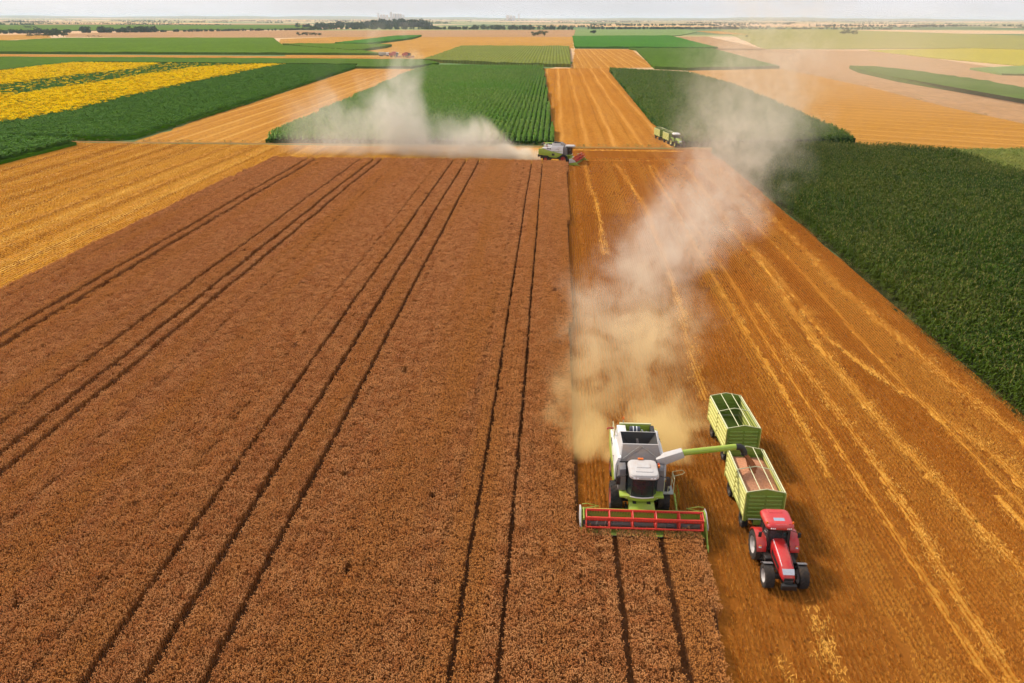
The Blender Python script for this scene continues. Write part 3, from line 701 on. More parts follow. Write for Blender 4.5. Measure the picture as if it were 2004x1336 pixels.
# ------------------------------------------------------------------ corn, sunflowers, low crops
def corn_proto(k, mat, n_plants=1, h0=2.2, lw=.05, spread=.3, along_row=False):
    r = random.Random(400+k); V, F, FM = [], [], []
    def strip(ps, ws, side, mi):
        n = len(V)
        for p, w in zip(ps, ws): V.append(p-side*w); V.append(p+side*w)
        for i in range(len(ps)-1): F.append((n+2*i, n+2*i+1, n+2*i+3, n+2*i+2)); FM.append(mi)
    for _ in range(n_plants):
        bx, by = r.uniform(-spread, spread), r.uniform(-spread, spread)
        h = h0*r.uniform(.85, 1.1); b = Vector((bx, by, 0))
        strip([b, b+Vector((0, 0, h*.9))], [.02, .012], Vector((1, 0, 0)), 0)
        for i in range(9):
            a = (i % 2)*math.pi + r.gauss(0, .5) + r.uniform(0, .6)
            if along_row: a = (i % 2)*math.pi + 1.57 + r.gauss(0, .45)
            z = h*(.25+.7*i/9); L = r.uniform(.55, .85)*(1.1-.4*i/9)
            d = Vector((math.cos(a), math.sin(a), 0)); s = Vector((-math.sin(a), math.cos(a), r.gauss(0, .25))); rise = r.uniform(.15, .4)
            p = b+Vector((0, 0, z))
            strip([p, p+d*L*.35+Vector((0, 0, rise)), p+d*L*.75+Vector((0, 0, rise*.8)), p+d*L+Vector((0, 0, rise*.1))], [lw*.6, lw, lw*.8, .004], s, 0)
        t = b+Vector((0, 0, h*.88))
        for i in range(4):
            a = r.uniform(0, 6.28); e = t+Vector((math.cos(a)*.13, math.sin(a)*.13, r.uniform(.2, .34)))
            strip([t, e], [.012, .010], Vector((-math.sin(a), math.cos(a), 0)), 1)
    return proto('corn_plant', V, F, [mat, 'tassel'], FM)
CP = [corn_proto(k, 'corn', 1, 2.2, .055, .05) for k in range(5)]
X, Y = grid_pts(POLY['corn_I'], 0.72, 0.34, 0.06, 0.14)
k = rng.random(X.size) > .05
tag(scatter('corn', X[k], Y[k], 0.016, CP, .85, 1.12, tilt=.06, sz=1+.08*np.sin(X[k]*.2)*np.sin(Y[k]*.17)), 'tall dark green corn filling the big field beside the stubble', 'corn', None, 'stuff')
CR = [corn_proto(20+k, 'corn_row', 2, 2.1, .10, .12, True) for k in range(4)]
X, Y = grid_pts(POLY['corn_F'], 1.35, 0.55, 0.05, 0.22)
tag(scatter('corn', X, Y, 0.01, CR, .9, 1.15, tilt=.05, rz=rng.normal(0, .15, X.size)), 'green corn in clear rows behind the crossing combine', 'corn', None, 'stuff')
CH = [corn_proto(30+k, 'corn_mid', 2, 2.3, .10, .2) for k in range(4)]
X, Y = grid_pts(POLY['corn_H'], 0.95, 0.7, 0.12, 0.25)
tag(scatter('corn', X, Y, 0.01, CH, .9, 1.15, tilt=.06), 'dark green corn beside the parked green trailers', 'corn', None, 'stuff')

def sunflower_proto(k, heads):
    r = random.Random(500+k); V, F, FM = [], [], []
    for _ in range(12 if heads else 6):
        bx, by, h = r.uniform(-.55, .55), r.uniform(-.55, .55), r.uniform(1.35, 1.65)
        for i in range(8):
            a = r.uniform(0, 6.28); z = h*r.uniform(.6, .98); L = r.uniform(.25, .4); w = .14
            d = Vector((math.cos(a), math.sin(a), r.uniform(-.3, .2))); s = Vector((-math.sin(a), math.cos(a), r.gauss(0, .2)))
            p = Vector((bx, by, z)); n = len(V)
            V.extend([p, p+d*L*.5+s*w, p+d*L, p+d*L*.5-s*w]); F.append((n, n+1, n+2, n+3)); FM.append(0)
        if heads:
            nrm = Vector((r.gauss(.15, .3), r.gauss(-.45, .3), 1)).normalized(); a1 = nrm.orthogonal().normalized(); a2 = nrm.cross(a1)
            c = Vector((bx, by, h+.05)); n = len(V); R0 = r.uniform(.19, .26)
            V.append(c+nrm*.04)
            for i in range(9):
                t = 6.283*i/9; rr = R0*(1 if i % 2 else .8); V.append(c+a1*math.cos(t)*rr+a2*math.sin(t)*rr)
            for i in range(9): F.append((n, n+1+i, n+1+(i+1) % 9)); FM.append(1)
    return proto('sunflower_clump', V, F, ['sun_leaf', 'sun_petal'], FM)
SG = [sunflower_proto(k, False) for k in range(3)]
SY = [sunflower_proto(10+k, True) for k in range(4)]
Y1 = [(-272.3, 315.5), (-289.3, 418.9), (-297.4, 457.7), (-297.8, 504.9), (-245.0, 510.4), (-230.3, 437.1), (-236.1, 376.8), (-231.9, 333.7), (-230.3, 265.1)]
Y2 = [(-209.8, 240.6), (-200.6, 287.3), (-197.0, 306.0), (-197.0, 342.0), (-200.3, 404.2), (-200.8, 467.3), (-167.3, 501.5), (-164.9, 434.9), (-158.2, 340.1), (-152.9, 269.5), (-147.8, 232.0), (-151.3, 214.1), (-173.6, 197.2)]
X, Y = grid_pts(POLY['sunflower_field'], 1.05, 1.05, 0.5, 0.5)
jx, jy = X + rng.normal(0, 1.6, X.size), Y + rng.normal(0, 6, X.size)
bloom = in_poly(jx, jy, Y1) | in_poly(jx, jy, Y2)
patch = np.sin(X*.31)*np.sin(Y*.05+X*.1) > .75
bloom &= ~patch | (rng.random(X.size) < .5)
between = (X < -175) & ~bloom
bloom |= between & (rng.random(X.size) < .07)
tag(scatter('sunflowers', X[bloom], Y[bloom], 0.0, SY, .9, 1.15, tilt=.05), 'blooming yellow sunflower bands', 'sunflower', None, 'stuff')
tag(scatter('sunflower_leaves', X[~bloom], Y[~bloom], 0.0, SG, .9, 1.15, tilt=.05), 'green border of the sunflower field not in bloom', 'sunflower', None, 'stuff')
X, Y = grid_pts(POLY['corn_left_near'], 0.9, 0.9, 0.35, 0.35)
tag(scatter('leafy_crop', X, Y, 0.1, SG, .95, 1.25, tilt=.06), 'small corner of leafy green crop beside the left stubble', 'crop', None, 'stuff')

def low_proto(k, mat, h=.7, n=40, sp=.4, w=.07):
    r = random.Random(600+k); V, F = [], []
    for _ in range(n):
        x, y, z = r.uniform(-sp, sp), r.uniform(-sp, sp), h*r.uniform(.2, 1)
        a = r.uniform(0, 6.28); d = Vector((math.cos(a), math.sin(a), r.uniform(-.2, 1.0)))*r.uniform(.12, .3); s = Vector((-math.sin(a), math.cos(a), 0))*w
        p = Vector((x, y, z)); m = len(V); V.extend([p-s*.5, p+s*.5, p+d+s*.4, p+d-s*.4]); F.append((m, m+1, m+2, m+3))
    return proto('leaf_tuft', V, F, [mat])
LP = [low_proto(k, 'beet') for k in range(3)]
X, Y = grid_pts(POLY['pale_J'], 0.75, 0.75, 0.3, 0.3)
tag(scatter('leafy_crop', X, Y, 0.0, LP, .9, 1.3), 'yellowish low crop wedge beside the dark corn', 'crop', None, 'stuff')
WD = [low_proto(20+k, 'weed', .5, 36, .35, .03) for k in range(3)]
X, Y = along([(36.2, 37), (35.9, 53.5), (36.7, 99), (36.7, 143), (36, 183)], 0.7, 2.2)
x2, y2 = along([(-150, 188.6), (-60, 189.6), (2, 189.4), (30, 188.9)], 0.8, 1.4)
X = [X, x2]; Y = [Y, y2]
for key, wd_, dn in (('corn_F', 1.0, .55), ('corn_H', 1.0, .55), ('sunflower_field', 1.0, .4), ('stubble_K', .8, .4), ('pale_J', .8, .5), ('stubble_E', .8, .5), ('stubble_G', .8, .45)):
    pp = POLY[key]; a_, b_ = along(pp + pp[:1], wd_, dn); kk = seen(a_, b_); X.append(a_[kk]); Y.append(b_[kk])
X = np.concatenate(X); Y = np.concatenate(Y)
tag(scatter('verge_grass', X, Y, 0.01, WD, .7, 1.3), 'dry grass verge along the corn edge and track', 'grass', None, 'stuff')

# ------------------------------------------------------------------ vehicles (each faces -Y in its own frame, origin on the ground)
def wheel(parent, x, y, r, w, rim, lugs=22):
    s = 1 if x > 0 else -1
    rm = MB()
    rr = r*.56
    rm.lathe_x([(s*w*.42, rr), (s*w*.46, rr*1.02), (s*w*.40, rr*.9), (s*w*.18, rr*.72), (s*w*.16, rr*.35), (s*w*.30, rr*.30), (s*w*.32, rr*.02)], x, y, r, 24)
    rm.lathe_x([(-s*w*.42, rr), (-s*w*.46, rr*1.02), (-s*w*.38, rr*.9), (-s*w*.1, rr*.8), (-s*w*.1, rr*.02)], x, y, r, 24)
    wh = rm.build('wheel', rim, parent, smooth=True)
    ty = MB()
    ty.lathe_x([(-w*.44, r*.55), (-w*.50, r*.66), (-w*.50, r*.80), (-w*.46, r*.93), (-w*.36, r*.965), (0, r*.975), (w*.36, r*.965), (w*.46, r*.93), (w*.50, r*.80), (w*.50, r*.66), (w*.44, r*.55)], x, y, r, 36)
    for k in range(lugs):
        for sd in (-1, 1):
            t0 = 2*math.pi*(k+(0.5 if sd > 0 else 0))/lugs
            dt, sw = .10, .26
            p = []
            for rad in (r*.955, r*1.0):
                for xx, tt in ((.02*sd*w, t0), (.02*sd*w, t0+dt), (.49*sd*w, t0+dt+sw), (.49*sd*w, t0+sw)):
                    q = rad if abs(xx) < w*.3 else rad*.975
                    p.append((x+xx, y+math.cos(tt)*q, r+math.sin(tt)*q))
            ty.hexa(p)
    ty.build('tyre', 'rubber', wh, smooth=True)
    return wh

def arc_band(r0, r1, a0, a1, cy, cz, x0, x1, n=8):
    """a fender: part of a ring about the x axis"""
    rings = []
    for i in range(n+1):
        t = a0+(a1-a0)*i/n
        rings.append([(x0, cy+math.cos(t)*r0, cz+math.sin(t)*r0), (x1, cy+math.cos(t)*r0, cz+math.sin(t)*r0), (x1, cy+math.cos(t)*r1, cz+math.sin(t)*r1), (x0, cy+math.cos(t)*r1, cz+math.sin(t)*r1)])
    return MB().loft(rings)

def rounded_rect(x0, x1, y0, y1, z, r, n=4):
    pts = []
    for cx, cy, a in ((x1-r, y1-r, 0), (x0+r, y1-r, 90), (x0+r, y0+r, 180), (x1-r, y0+r, 270)):
        for i in range(n+1):
            t = R(a+90*i/n); pts.append((cx+math.cos(t)*r, cy+math.sin(t)*r, z))
    return pts

def make_combine(loc, rz, label, header_half=3.55, auger_out=True):
    t = empty('combine_harvester', loc, rz)
    tag(t, label, 'combine', 'combine harvesters at work')
    # --- running gear and chassis
    MB().box(-.95, .95, -.3, 4.6, .75, 1.5).box(-1.35, 1.35, -.22, .22, .65, 1.05).box(-1.1, 1.1, 3.75, 4.0, .45, .75).box(-.8, .8, 4.4, 5.2, .7, 1.5).build('chassis', 'dark', t, .03)
    for s in (-1, 1):
        wheel(t, s*1.42, 0, .92, .72, 'red_rim', 20)
        wheel(t, s*1.28, 3.85, .62, .45, 'red_rim', 18)
    # --- side panels: green skirt and white upper
    for s in (-1, 1):
        xa, xb = (s*1.47, s*1.53)
        gp_ = MB().prism_x([(.95, 1.35), (1.6, 1.05), (3.1, 1.2), (3.3, 1.45), (4.4, 1.45), (5.25, 1.6), (5.4, 2.72), (4.6, 2.86), (2.2, 2.26), (.18, 1.95)], min(xa, xb), max(xa, xb)).build('side_skirt', 'green', t, .02)
        MB().box(min(s*1.531, s*1.54), max(s*1.531, s*1.54), 1.9, 2.5, 1.5, 1.95).build('access_panel', 'dark', gp_)
        ring = []
        for yy, zb, zt in ((.12, 1.97, 3.5), (1.2, 2.13, 3.5), (2.5, 2.36, 3.42), (3.4, 2.58, 3.12), (4.55, 2.87, 3.02)):
            ring.append([(s*1.46, yy, zb), (s*1.535, yy, zb+.02), (s*1.55, yy, zb+.25*(zt-zb)), (s*1.52, yy, zb+.7*(zt-zb)), (s*1.38, yy, zt), (s*1.20, yy, zt+.03), (s*1.20, yy, zt-.05), (s*1.40, yy, zb+.6*(zt-zb))])
        wp = MB().loft(ring).build('upper_side_panel', 'white', t, smooth=True)
        for yy in (2.75, 3.05, 3.35): MB().box(min(s*1.50, s*1.545), max(s*1.50, s*1.545), yy, yy+.2, 2.72, 2.98).build('louvre', 'black', wp)
        MB().box(min(s*1.545, s*1.556), max(s*1.545, s*1.556), .3, 2.3, 2.34, 2.42).build('trim_stripe', 'green', wp)
        MB().prism_x([(1.0, 2.75), (1.35, 2.95), (1.7, 2.75), (1.68, 2.71), (1.35, 2.90), (1.02, 2.71)], min(s*1.548, s*1.562), max(s*1.548, s*1.562)).build('bracket_mark', 'dark', wp)
    # --- inner body and rear hood
    MB().prism_x([(.1, 1.4), (4.4, 1.5), (4.6, 2.9), (2.6, 3.0), (.1, 3.0)], -1.40, 1.40).build('threshing_body', 'grey', t, .02)
    hood = MB().loft([[(-1.36, 4.45, 1.5), (1.36, 4.45, 1.5), (1.42, 4.45, 2.6), (1.25, 4.45, 2.93), (-1.25, 4.45, 2.93), (-1.42, 4.45, 2.6)],
                      [(-1.3, 5.0, 1.45), (1.3, 5.0, 1.45), (1.38, 5.0, 2.5), (1.2, 5.0, 2.82), (-1.2, 5.0, 2.82), (-1.38, 5.0, 2.5)],
                      [(-1.15, 5.5, 1.5), (1.15, 5.5, 1.5), (1.25, 5.5, 2.2), (1.05, 5.5, 2.5), (-1.05, 5.5, 2.5), (-1.25, 5.5, 2.2)]]).build('rear_hood', 'green', t, .03)
    MB().box(-.9, .9, 5.35, 5.75, 1.0, 1.5).build('chaff_spreader', 'dark', t, .03)
    for s in (-1, 1):
        MB().box(s*.98-.1, s*.98+.1, 5.49, 5.53, 1.75, 2.05).build('tail_light', 'screen_red', hood)
    # --- grain tank, closing in towards its open top
    lo = [(-1.36, .08, 3.30), (1.36, .08, 3.30), (1.36, 2.62, 3.30), (-1.36, 2.62, 3.30)]
    hi = [(-1.12, .98, 3.98), (1.12, .98, 3.98), (1.16, 2.58, 3.98), (-1.16, 2.58, 3.98)]
    hi2 = [(-1.07, 1.04, 3.98), (1.07, 1.04, 3.98), (1.10, 2.52, 3.98), (-1.10, 2.52, 3.98)]
    tank = MB().loft([lo, hi, hi2], caps=False).build('grain_tank', 'roof_white', t, .012)
    MB().hexa([(-1.24, .10, 3.335), (1.24, .10, 3.335), (1.05, .955, 3.975), (-1.05, .955, 3.975), (-1.24, .06, 3.36), (1.24, .06, 3.36), (1.05, .925, 4.0), (-1.05, .925, 4.0)]).build('tank_front_flap', 'grey', tank, .01)
    MB().tube([(-1.2, .06, 3.40), (0, .83, 3.99), (1.2, .06, 3.40)], .014, 5).build('flap_stay', 'rail', tank)
    MB().add([(-1.06, 1.05, 3.965), (1.06, 1.05, 3.965), (1.09, 2.51, 3.965), (-1.09, 2.51, 3.965), (-.6, 1.3, 3.32), (.6, 1.3, 3.32), (.6, 2.2, 3.32), (-.6, 2.2, 3.32)], [(0, 1, 5, 4), (1, 2, 6, 5), (2, 3, 7, 6), (3, 0, 4, 7), (4, 5, 6, 7)]).build('tank_dark_inside', 'black', tank)  # tank interior coloured black, its shade put into the colour
    MB().cyl((.0, 1.75, 3.3), (-.1, 1.95, 3.80), .07, n=10).build('tank_filling_auger', 'grey', tank, smooth=True)
    # --- engine deck
    deck = MB().box(-1.2, 1.2, 2.66, 4.5, 2.98, 3.06).build('engine_deck', 'green', t)
    MB().box(-1.0, 1.05, 4.38, 4.46, 3.06, 3.52).build('deck_rear_wall', 'green', deck, .015)
    MB().box(-1.0, 1.05, 4.36, 4.48, 3.522, 3.58).build('deck_rear_rail', 'cream', deck, .015)
    MB().prism_z([(-1.18, 2.68), (-.35, 2.68), (-.35, 3.0), (-.62, 3.35), (-.62, 4.3), (-1.18, 4.3)], 3.065, 3.50).build('engine_cover', 'white', deck, .04)
    MB().cyl((-.38, 3.85, 3.38), (.28, 3.85, 3.38), .25, n=18).build('air_filter_drum', 'blue_drum', deck, smooth=True)
    for xx in (-.16, .06): MB().cyl((xx-.025, 3.85, 3.38), (xx+.025, 3.85, 3.38), .258, n=18).build('drum_band', 'lens', deck, smooth=True)
    MB().tube([(.45, 4.2, 3.2), (.45, 3.7, 3.35), (.55, 3.2, 3.3), (.85, 2.85, 3.25)], .06, 8).tube([(.75, 4.2, 3.12), (.75, 2.9, 3.14)], .05, 8).build('engine_pipe', 'rail', deck, smooth=True)
    MB().box(.95, 1.2, 3.0, 4.3, 3.065, 3.5).build('radiator_screen', 'black', deck, .02)
    MB().tube([(-1.35, 3.6, 2.95), (-1.35, 3.6, 3.55), (-1.45, 3.6, 3.62), (-1.78, 3.6, 3.62), (-1.84, 3.6, 3.54)], .055, 8).build('exhaust_pipe', 'machine_red', t, smooth=True)
    rl = MB()
    for yy in (2.9, 3.4, 4.3): rl.tube([(-1.42, yy, 2.95), (-1.42, yy, 3.75)], .018, 6)
    rl.tube([(-1.42, 2.9, 3.75), (-1.42, 4.3, 3.75)], .018, 6).tube([(-1.42, 2.9, 3.4), (-1.42, 4.3, 3.4)], .014, 6)
    rl.build('deck_handrail', 'cream', t)
    MB().box(-1.42, -1.2, 2.9, 4.3, 2.95, 3.0).build('deck_step', 'green', t)
    ld = MB()
    for xx in (-.25, .25): ld.tube([(1.0+xx*.0, 4.9+xx, .9), (1.45, 4.55+xx, 3.0)], .02, 6)
    for i in range(6): ld.tube([(1.0+.075*i+.05, 4.85-.058*i-.25+.03, 1.15+.35*i), (1.0+.075*i+.05, 4.85-.058*i+.25+.03, 1.15+.35*i)], .016, 6)
    ld.build('rear_ladder', 'cream', t)
    MB().cyl((-.75, 4.42, 3.58), (-.75, 4.42, 3.86), .02, n=6).build('beacon_post', 'rail', t)
    MB().cyl((-.75, 4.42, 3.86), (-.75, 4.42, 4.02), .075, .05, n=12).build('beacon', 'orange', t, smooth=True)
    # --- cab
    MB().box(-1.30, 1.30, -1.30, .05, 1.62, 1.74).box(-.75, .75, -1.2, .0, 1.2, 1.62).build('cab_platform', 'green', t, .02)
    arc = [(-1.30, -.72), (-1.05, -1.12), (-.7, -1.36), (-.35, -1.46), (0, -1.49), (.35, -1.46), (.7, -1.36), (1.05, -1.12), (1.30, -.72)]
    lip = MB().prism_z(arc + [(x*.93, y+.12) for x, y in reversed(arc)], 1.50, 1.742).build('front_bumper', 'green', t, .01)
    MB().prism_z(arc[2:7] + [(x*.97, y-.05) for x, y in reversed(arc[2:7])], 1.74, 1.80).build('white_bumper_strip', 'white', lip)
    for s in (-1, 1):
        for i, (xx, yy) in enumerate(((1.02, -1.17), (.90, -1.26), (1.14, -1.03))):
            MB().cyl((s*xx, yy+.04, 1.64), (s*xx*1.02, yy-.02, 1.64), .05, n=10).build('work_light', 'lens', lip)
    def ring(y_off, z, k):
        return [(x*k, y*k*1.0+y_off, z) for x, y in ((-.88, -.2), (-.85, -.9), (-.62, -1.28), (-.3, -1.40), (0, -1.43), (.3, -1.40), (.62, -1.28), (.85, -.9), (.88, -.2))]
    lo_, hi_ = ring(0, 1.76, 1.0), [(x*.96, y-.12, 3.28) for x, y, z in ring(0, 0, 1.0)]
    g = MB(); n = len(lo_)
    g.add(lo_[2:7]+hi_[2:7], [(i, i+1, 5+i+1, 5+i) for i in range(4)]); g.build('windscreen', 'glass', t, smooth=True)
    for a, b in ((0, 2), (6, 8)):
        g = MB(); g.add(lo_[a:b+1]+hi_[a:b+1], [(i, i+1, 3+i+1, 3+i) for i in range(2)]); g.build('side_window', 'glass', t)
    fr = MB()
    for i in (0, 2, 6, 8): fr.tube([lo_[i], hi_[i]], .045 if i in (0, 8) else .035, 6)
    fr.tube(lo_, .03, 6).tube(hi_, .04, 6); fr.build('cab_frame', 'black', t)
    MB().box(-.86, .86, -.18, -.10, 1.76, 3.3).build('cab_back_wall', 'grey', t)
    # driver's seat, column, screens
    MB().box(-.27, .27, -.75, -.30, 2.05, 2.2).box(-.26, .26, -.34, -.22, 2.2, 2.85).box(-.2, .2, -.65, -.4, 1.76, 2.05).build('seat', 'mat_seat', t, .05)
    sw = MB().tube([(0, -1.15, 1.78), (0, -1.0, 2.45)], .05, 8)
    sw.tube([(math.cos(i*R(30))*.2, -.98+math.sin(i*R(30))*.12, 2.5+math.sin(i*R(30))*.13) for i in range(13)], .018, 6); sw.build('steering_column', 'black', t)
    MB().box(.42, .62, -.95, -.90, 2.3, 2.55).build('monitor', 'teal', t)
    rr = []
    for z, k, dy in ((3.29, .97, 0), (3.33, 1.0, 0), (3.46, 1.0, 0), (3.56, .93, .0), (3.60, .78, 0)):
        rr.append([(x*k, -1.02+(y+1.02)*k, zz) for x, y, zz in rounded_rect(-.86, .86, -1.98, -.08, z, .34, 5)])
    roof = MB().loft(rr).build('cab_roof', 'roof_white', t, smooth=True)
    for i, (x0, x1, y0, y1) in enumerate(((-.42, .42, -1.15, -.55), (-.52, .52, -1.62, -1.28))):
        MB().loft([rounded_rect(x0, x1, y0, y1, 3.60, .08, 3), rounded_rect(x0+.02, x1-.02, y0+.02, y1-.02, 3.635, .07, 3)]).build('roof_hatch', 'roof_white', roof, smooth=True)
    for xx in (-.58, -.40, .40, .58): MB().box(xx-.07, xx+.07, -1.99, -1.93, 3.36, 3.45).build('roof_light', 'lens', roof)
    MB().box(-.25, .08, -.24, -.10, 3.60, 3.68).build('roof_sign', 'orange', roof, .02)
    for s in (-1, 1):
        MB().hexa([(s*.92, -.75, 1.76), (s*1.38, -.70, 1.76), (s*1.42, .02, 1.76), (s*.92, .02, 1.76), (s*.95, -.62, 3.18), (s*1.30, -.58, 3.10), (s*1.38, .02, 3.25), (s*.95, .02, 3.30)] if s > 0 else [(-1.38, -.70, 1.76), (-.92, -.75, 1.76), (-.92, .02, 1.76), (-1.42, .02, 1.76), (-1.30, -.58, 3.10), (-.95, -.62, 3.18), (-.95, .02, 3.30), (-1.38, .02, 3.25)]).build('side_cabinet', 'fender_grey', t, .03)
        mr = MB().tube([(s*.84, -1.30, 3.26), (s*1.1, -1.5, 3.25), (s*1.50, -1.42, 3.18)], .028, 6).build('mirror_arm', 'black', t)
        MB().box(s*1.45-.12, s*1.45+.12, -1.46, -1.38, 2.60, 3.14).build('mirror', 'black', mr, .02)
        MB().box(s*1.45-.10, s*1.45+.10, -1.376, -1.37, 2.64, 3.10).build('mirror_glass', 'silver', mr)
    MB().cyl((.98, -.55, 3.3), (.98, -.55, 3.46), .07, n=10).build('beacon', 'orange', t, smooth=True)
    MB().cyl((.98, -.3, 3.3), (.98, -.3, 3.44), .06, n=10).build('fire_extinguisher', 'red_rim', t, smooth=True)
    # --- access platform, rails and ladder on the driver's left
    MB().box(1.32, 1.95, -.75, .15, 1.58, 1.64).build('access_platform', 'rail', t)
    rl = MB()
    for pth in ([(1.93, .12, 1.64), (1.93, .12, 2.65), (1.93, -.72, 2.65), (1.93, -.72, 1.64)], [(1.93, .12, 2.15), (1.93, -.72, 2.15)], [(1.36, -.74, 1.64), (1.36, -.74, 2.6), (1.6, -.74, 2.6), (1.6, -.74, 1.64)],
                [(1.95, -.4, 2.65), (2.45, -.3, 2.75), (2.62, -.1, 2.75), (2.5, .2, 2.72), (1.95, .12, 2.65)]): rl.tube(pth, .018, 6)
    rl.build('handrail', 'cream', t)
    ld = MB()
    for yy in (-.72, -.3): ld.tube([(1.98, yy, 1.6), (2.22, yy, .35)], .025, 6)
    for i in range(4): ld.box(2.0+.06*i, 2.12+.06*i, -.72, -.3, 1.35-.31*i, 1.38-.31*i)
    ld.build('ladder', 'green', t)
    MB().tube([(2.0, -.72, 1.6), (2.2, -.72, 2.0), (2.32, -.72, 1.5), (2.25, -.72, .8)], .016, 6).tube([(2.0, -.3, 1.6), (2.2, -.3, 2.0), (2.32, -.3, 1.5), (2.25, -.3, .8)], .016, 6).build('ladder_rail', 'green', t)
    # --- feeder house
    fh = MB().hexa([(-.78, -2.0, .28), (.78, -2.0, .28), (.70, -.25, 1.15), (-.70, -.25, 1.15), (-.78, -2.0, 1.08), (.78, -2.0, 1.08), (.70, -.35, 1.78), (-.70, -.35, 1.78)]).build('feeder_house', 'green', t, .03)
    for xx in (-.42, .42): MB().hexa([(xx-.11, -1.45, 1.30), (xx+.11, -1.45, 1.30), (xx+.11, -1.20, 1.405), (xx-.11, -1.20, 1.405), (xx-.11, -1.45, 1.33), (xx+.11, -1.45, 1.33), (xx+.11, -1.20, 1.435), (xx-.11, -1.20, 1.435)]).build('feeder_slot', 'black', fh)
    for s in (-.82, .82): MB().tube([(s, -.4, .7), (s, -1.9, .5)], .06, 8).build('lift_cylinder', 'dark', fh)
    # --- header with reel
    Hh = header_half
    hd = MB()
    hd.prism_x([(-1.95, .18), (-1.95, 1.12), (-2.02, 1.12), (-2.05, .55), (-2.25, .25), (-3.02, .16), (-3.02, .12), (-2.1, .14)], -Hh, Hh)
    hd.box(-Hh, Hh, -2.04, -1.90, 1.12, 1.24)
    header = hd.build('header', 'green', t, .008)
    for i in range(4):
        xx = -Hh+ (i+.5)*2*Hh/4 if i not in (1, 2) else (-1.2 if i == 1 else 1.2)
        MB().box(xx-.05, xx+.05, -1.92, -1.84, .3, 1.1).build('header_rib', 'green', header)
    MB().box(-Hh, Hh, -3.09, -3.022, .10, .16).build('knife_bar', 'dark', header)
    ag = MB().cyl((-Hh+.05, -2.42, .52), (Hh-.05, -2.42, .52), .18, n=14)
    for s in (-1, 1):
        pth = []
        for i in range(90):
            u = i/89; tt = u*2*math.pi*5.5*s; xx = s*(Hh-.1-u*(Hh-.9)); pth.append((xx, -2.42+math.cos(tt)*.27, .52+math.sin(tt)*.27))
        ag.tube(pth, .03, 4)
    ag.build('intake_auger', 'grey', header, smooth=True)
    for s in (-1, 1):
        x0, x1 = (s*Hh, s*(Hh+.07)); x0, x1 = min(x0, x1), max(x0, x1)
        ep = MB().prism_x([(-1.85, .12), (-1.85, 1.30), (-2.3, 1.34), (-3.0, .95), (-3.5, .45), (-3.9, .12)], x0, x1).build('end_plate', 'green', header, .01)
        MB().prism_x([(-1.8, .5), (-1.8, 1.38), (-2.35, 1.42), (-3.1, 1.0), (-3.2, .8)], x0+s*.075, x1+s*.05).build('end_shield', 'roof_white', ep, .01)
        MB().cyl((s*(Hh+.03), -3.75, .16), (s*(Hh+.0), -4.25, .10), .09, .02, n=8).build('crop_divider', 'green', ep, smooth=True)
        MB().hexa([(s*(Hh-.13), -1.98, 1.2), (s*(Hh-.05), -1.98, 1.2), (s*(Hh-.05), -2.92, 1.09), (s*(Hh-.13), -2.92, 1.09), (s*(Hh-.13), -1.98, 1.34), (s*(Hh-.05), -1.98, 1.34), (s*(Hh-.05), -2.92, 1.22), (s*(Hh-.13), -2.92, 1.22)]).build('reel_arm', 'green', header)
        MB().tube([(s*(Hh-.1), -1.95, 1.25), (s*(Hh-1.0), -1.95, 1.42), (s*(Hh-.3), -1.9, 1.55), (s*(Hh), -1.9, 1.5)], .025, 6).build('hose_bracket', 'green', header)
    cy, cz, rr0, L = -2.85, 1.16, .58, Hh-.2
    reel = MB().cyl((-L, cy, cz), (L, cy, cz), .125, n=14)
    ang = [R(20+60*i) for i in range(6)]
    for a in ang:
        y, z = cy+math.cos(a)*rr0, cz+math.sin(a)*rr0
        reel.cyl((-L, y, z), (L, y, z), .046, n=6)
    rl_ = reel.build('reel', 'reel_red', header, smooth=True)
    for i in range(6):
        xx = -L+.03+(2*L-.06)*i/5
        sp = MB()
        for a, b in zip(ang, ang[1:]+ang[:1]):
            pa = (xx, cy+math.cos(a)*rr0, cz+math.sin(a)*rr0); pb = (xx, cy+math.cos(b)*rr0, cz+math.sin(b)*rr0)
            sp.cyl(pa, pb, .034, n=5); sp.cyl((xx, cy, cz), pa, .036, n=5)
        sp.build('reel_spider', 'reel_red', header)
    tn = MB()
    for a in ang:
        y, z = cy+math.cos(a)*rr0, cz+math.sin(a)*rr0
        for k in range(int(2*L/.16)):
            xx = -L+.1+k*.16; tn.add([(xx, y, z), (xx+.012, y, z), (xx+.012, y+.03, z-.24), (xx, y+.03, z-.24)], [(0, 1, 2, 3)])
    tag(tn.build('reel_tines', 'dark', header), kind='stuff')
    # --- unloading auger
    if auger_out:
        b0, b1, b2, b3 = Vector((1.15, .35, 3.28)), Vector((2.5, .42, 3.80)), Vector((5.75, .92, 4.02)), Vector((6.28, .95, 3.62))
    else:
        b0, b1, b2, b3 = Vector((1.25, .5, 3.28)), Vector((1.42, 1.6, 3.62)), Vector((1.45, 4.9, 3.50)), Vector((1.45, 5.5, 3.2))
    d = (b1-b0).normalized(); sd = d.cross(Vector((0, 0, 1))).normalized(); u = sd.cross(d)
    def sq(p, a, b): return [p+sd*a+u*b, p-sd*a+u*b, p-sd*a-u*b, p+sd*a-u*b]
    au = MB().loft([sq(b0-d*.2, .30, .30), sq(b0+d*.3, .28, .27), sq(b1, .24, .22)]).build('unloading_auger', 'roof_white', t, .03)
    e = b2.copy()
    MB().tube([b1-(b1-b0).normalized()*.05, b1.lerp(b2, .12), b1.lerp(b2, .5), b2], .19, 14).build('auger_tube', 'green', au, smooth=True)
    dd = (b2-b1).normalized()
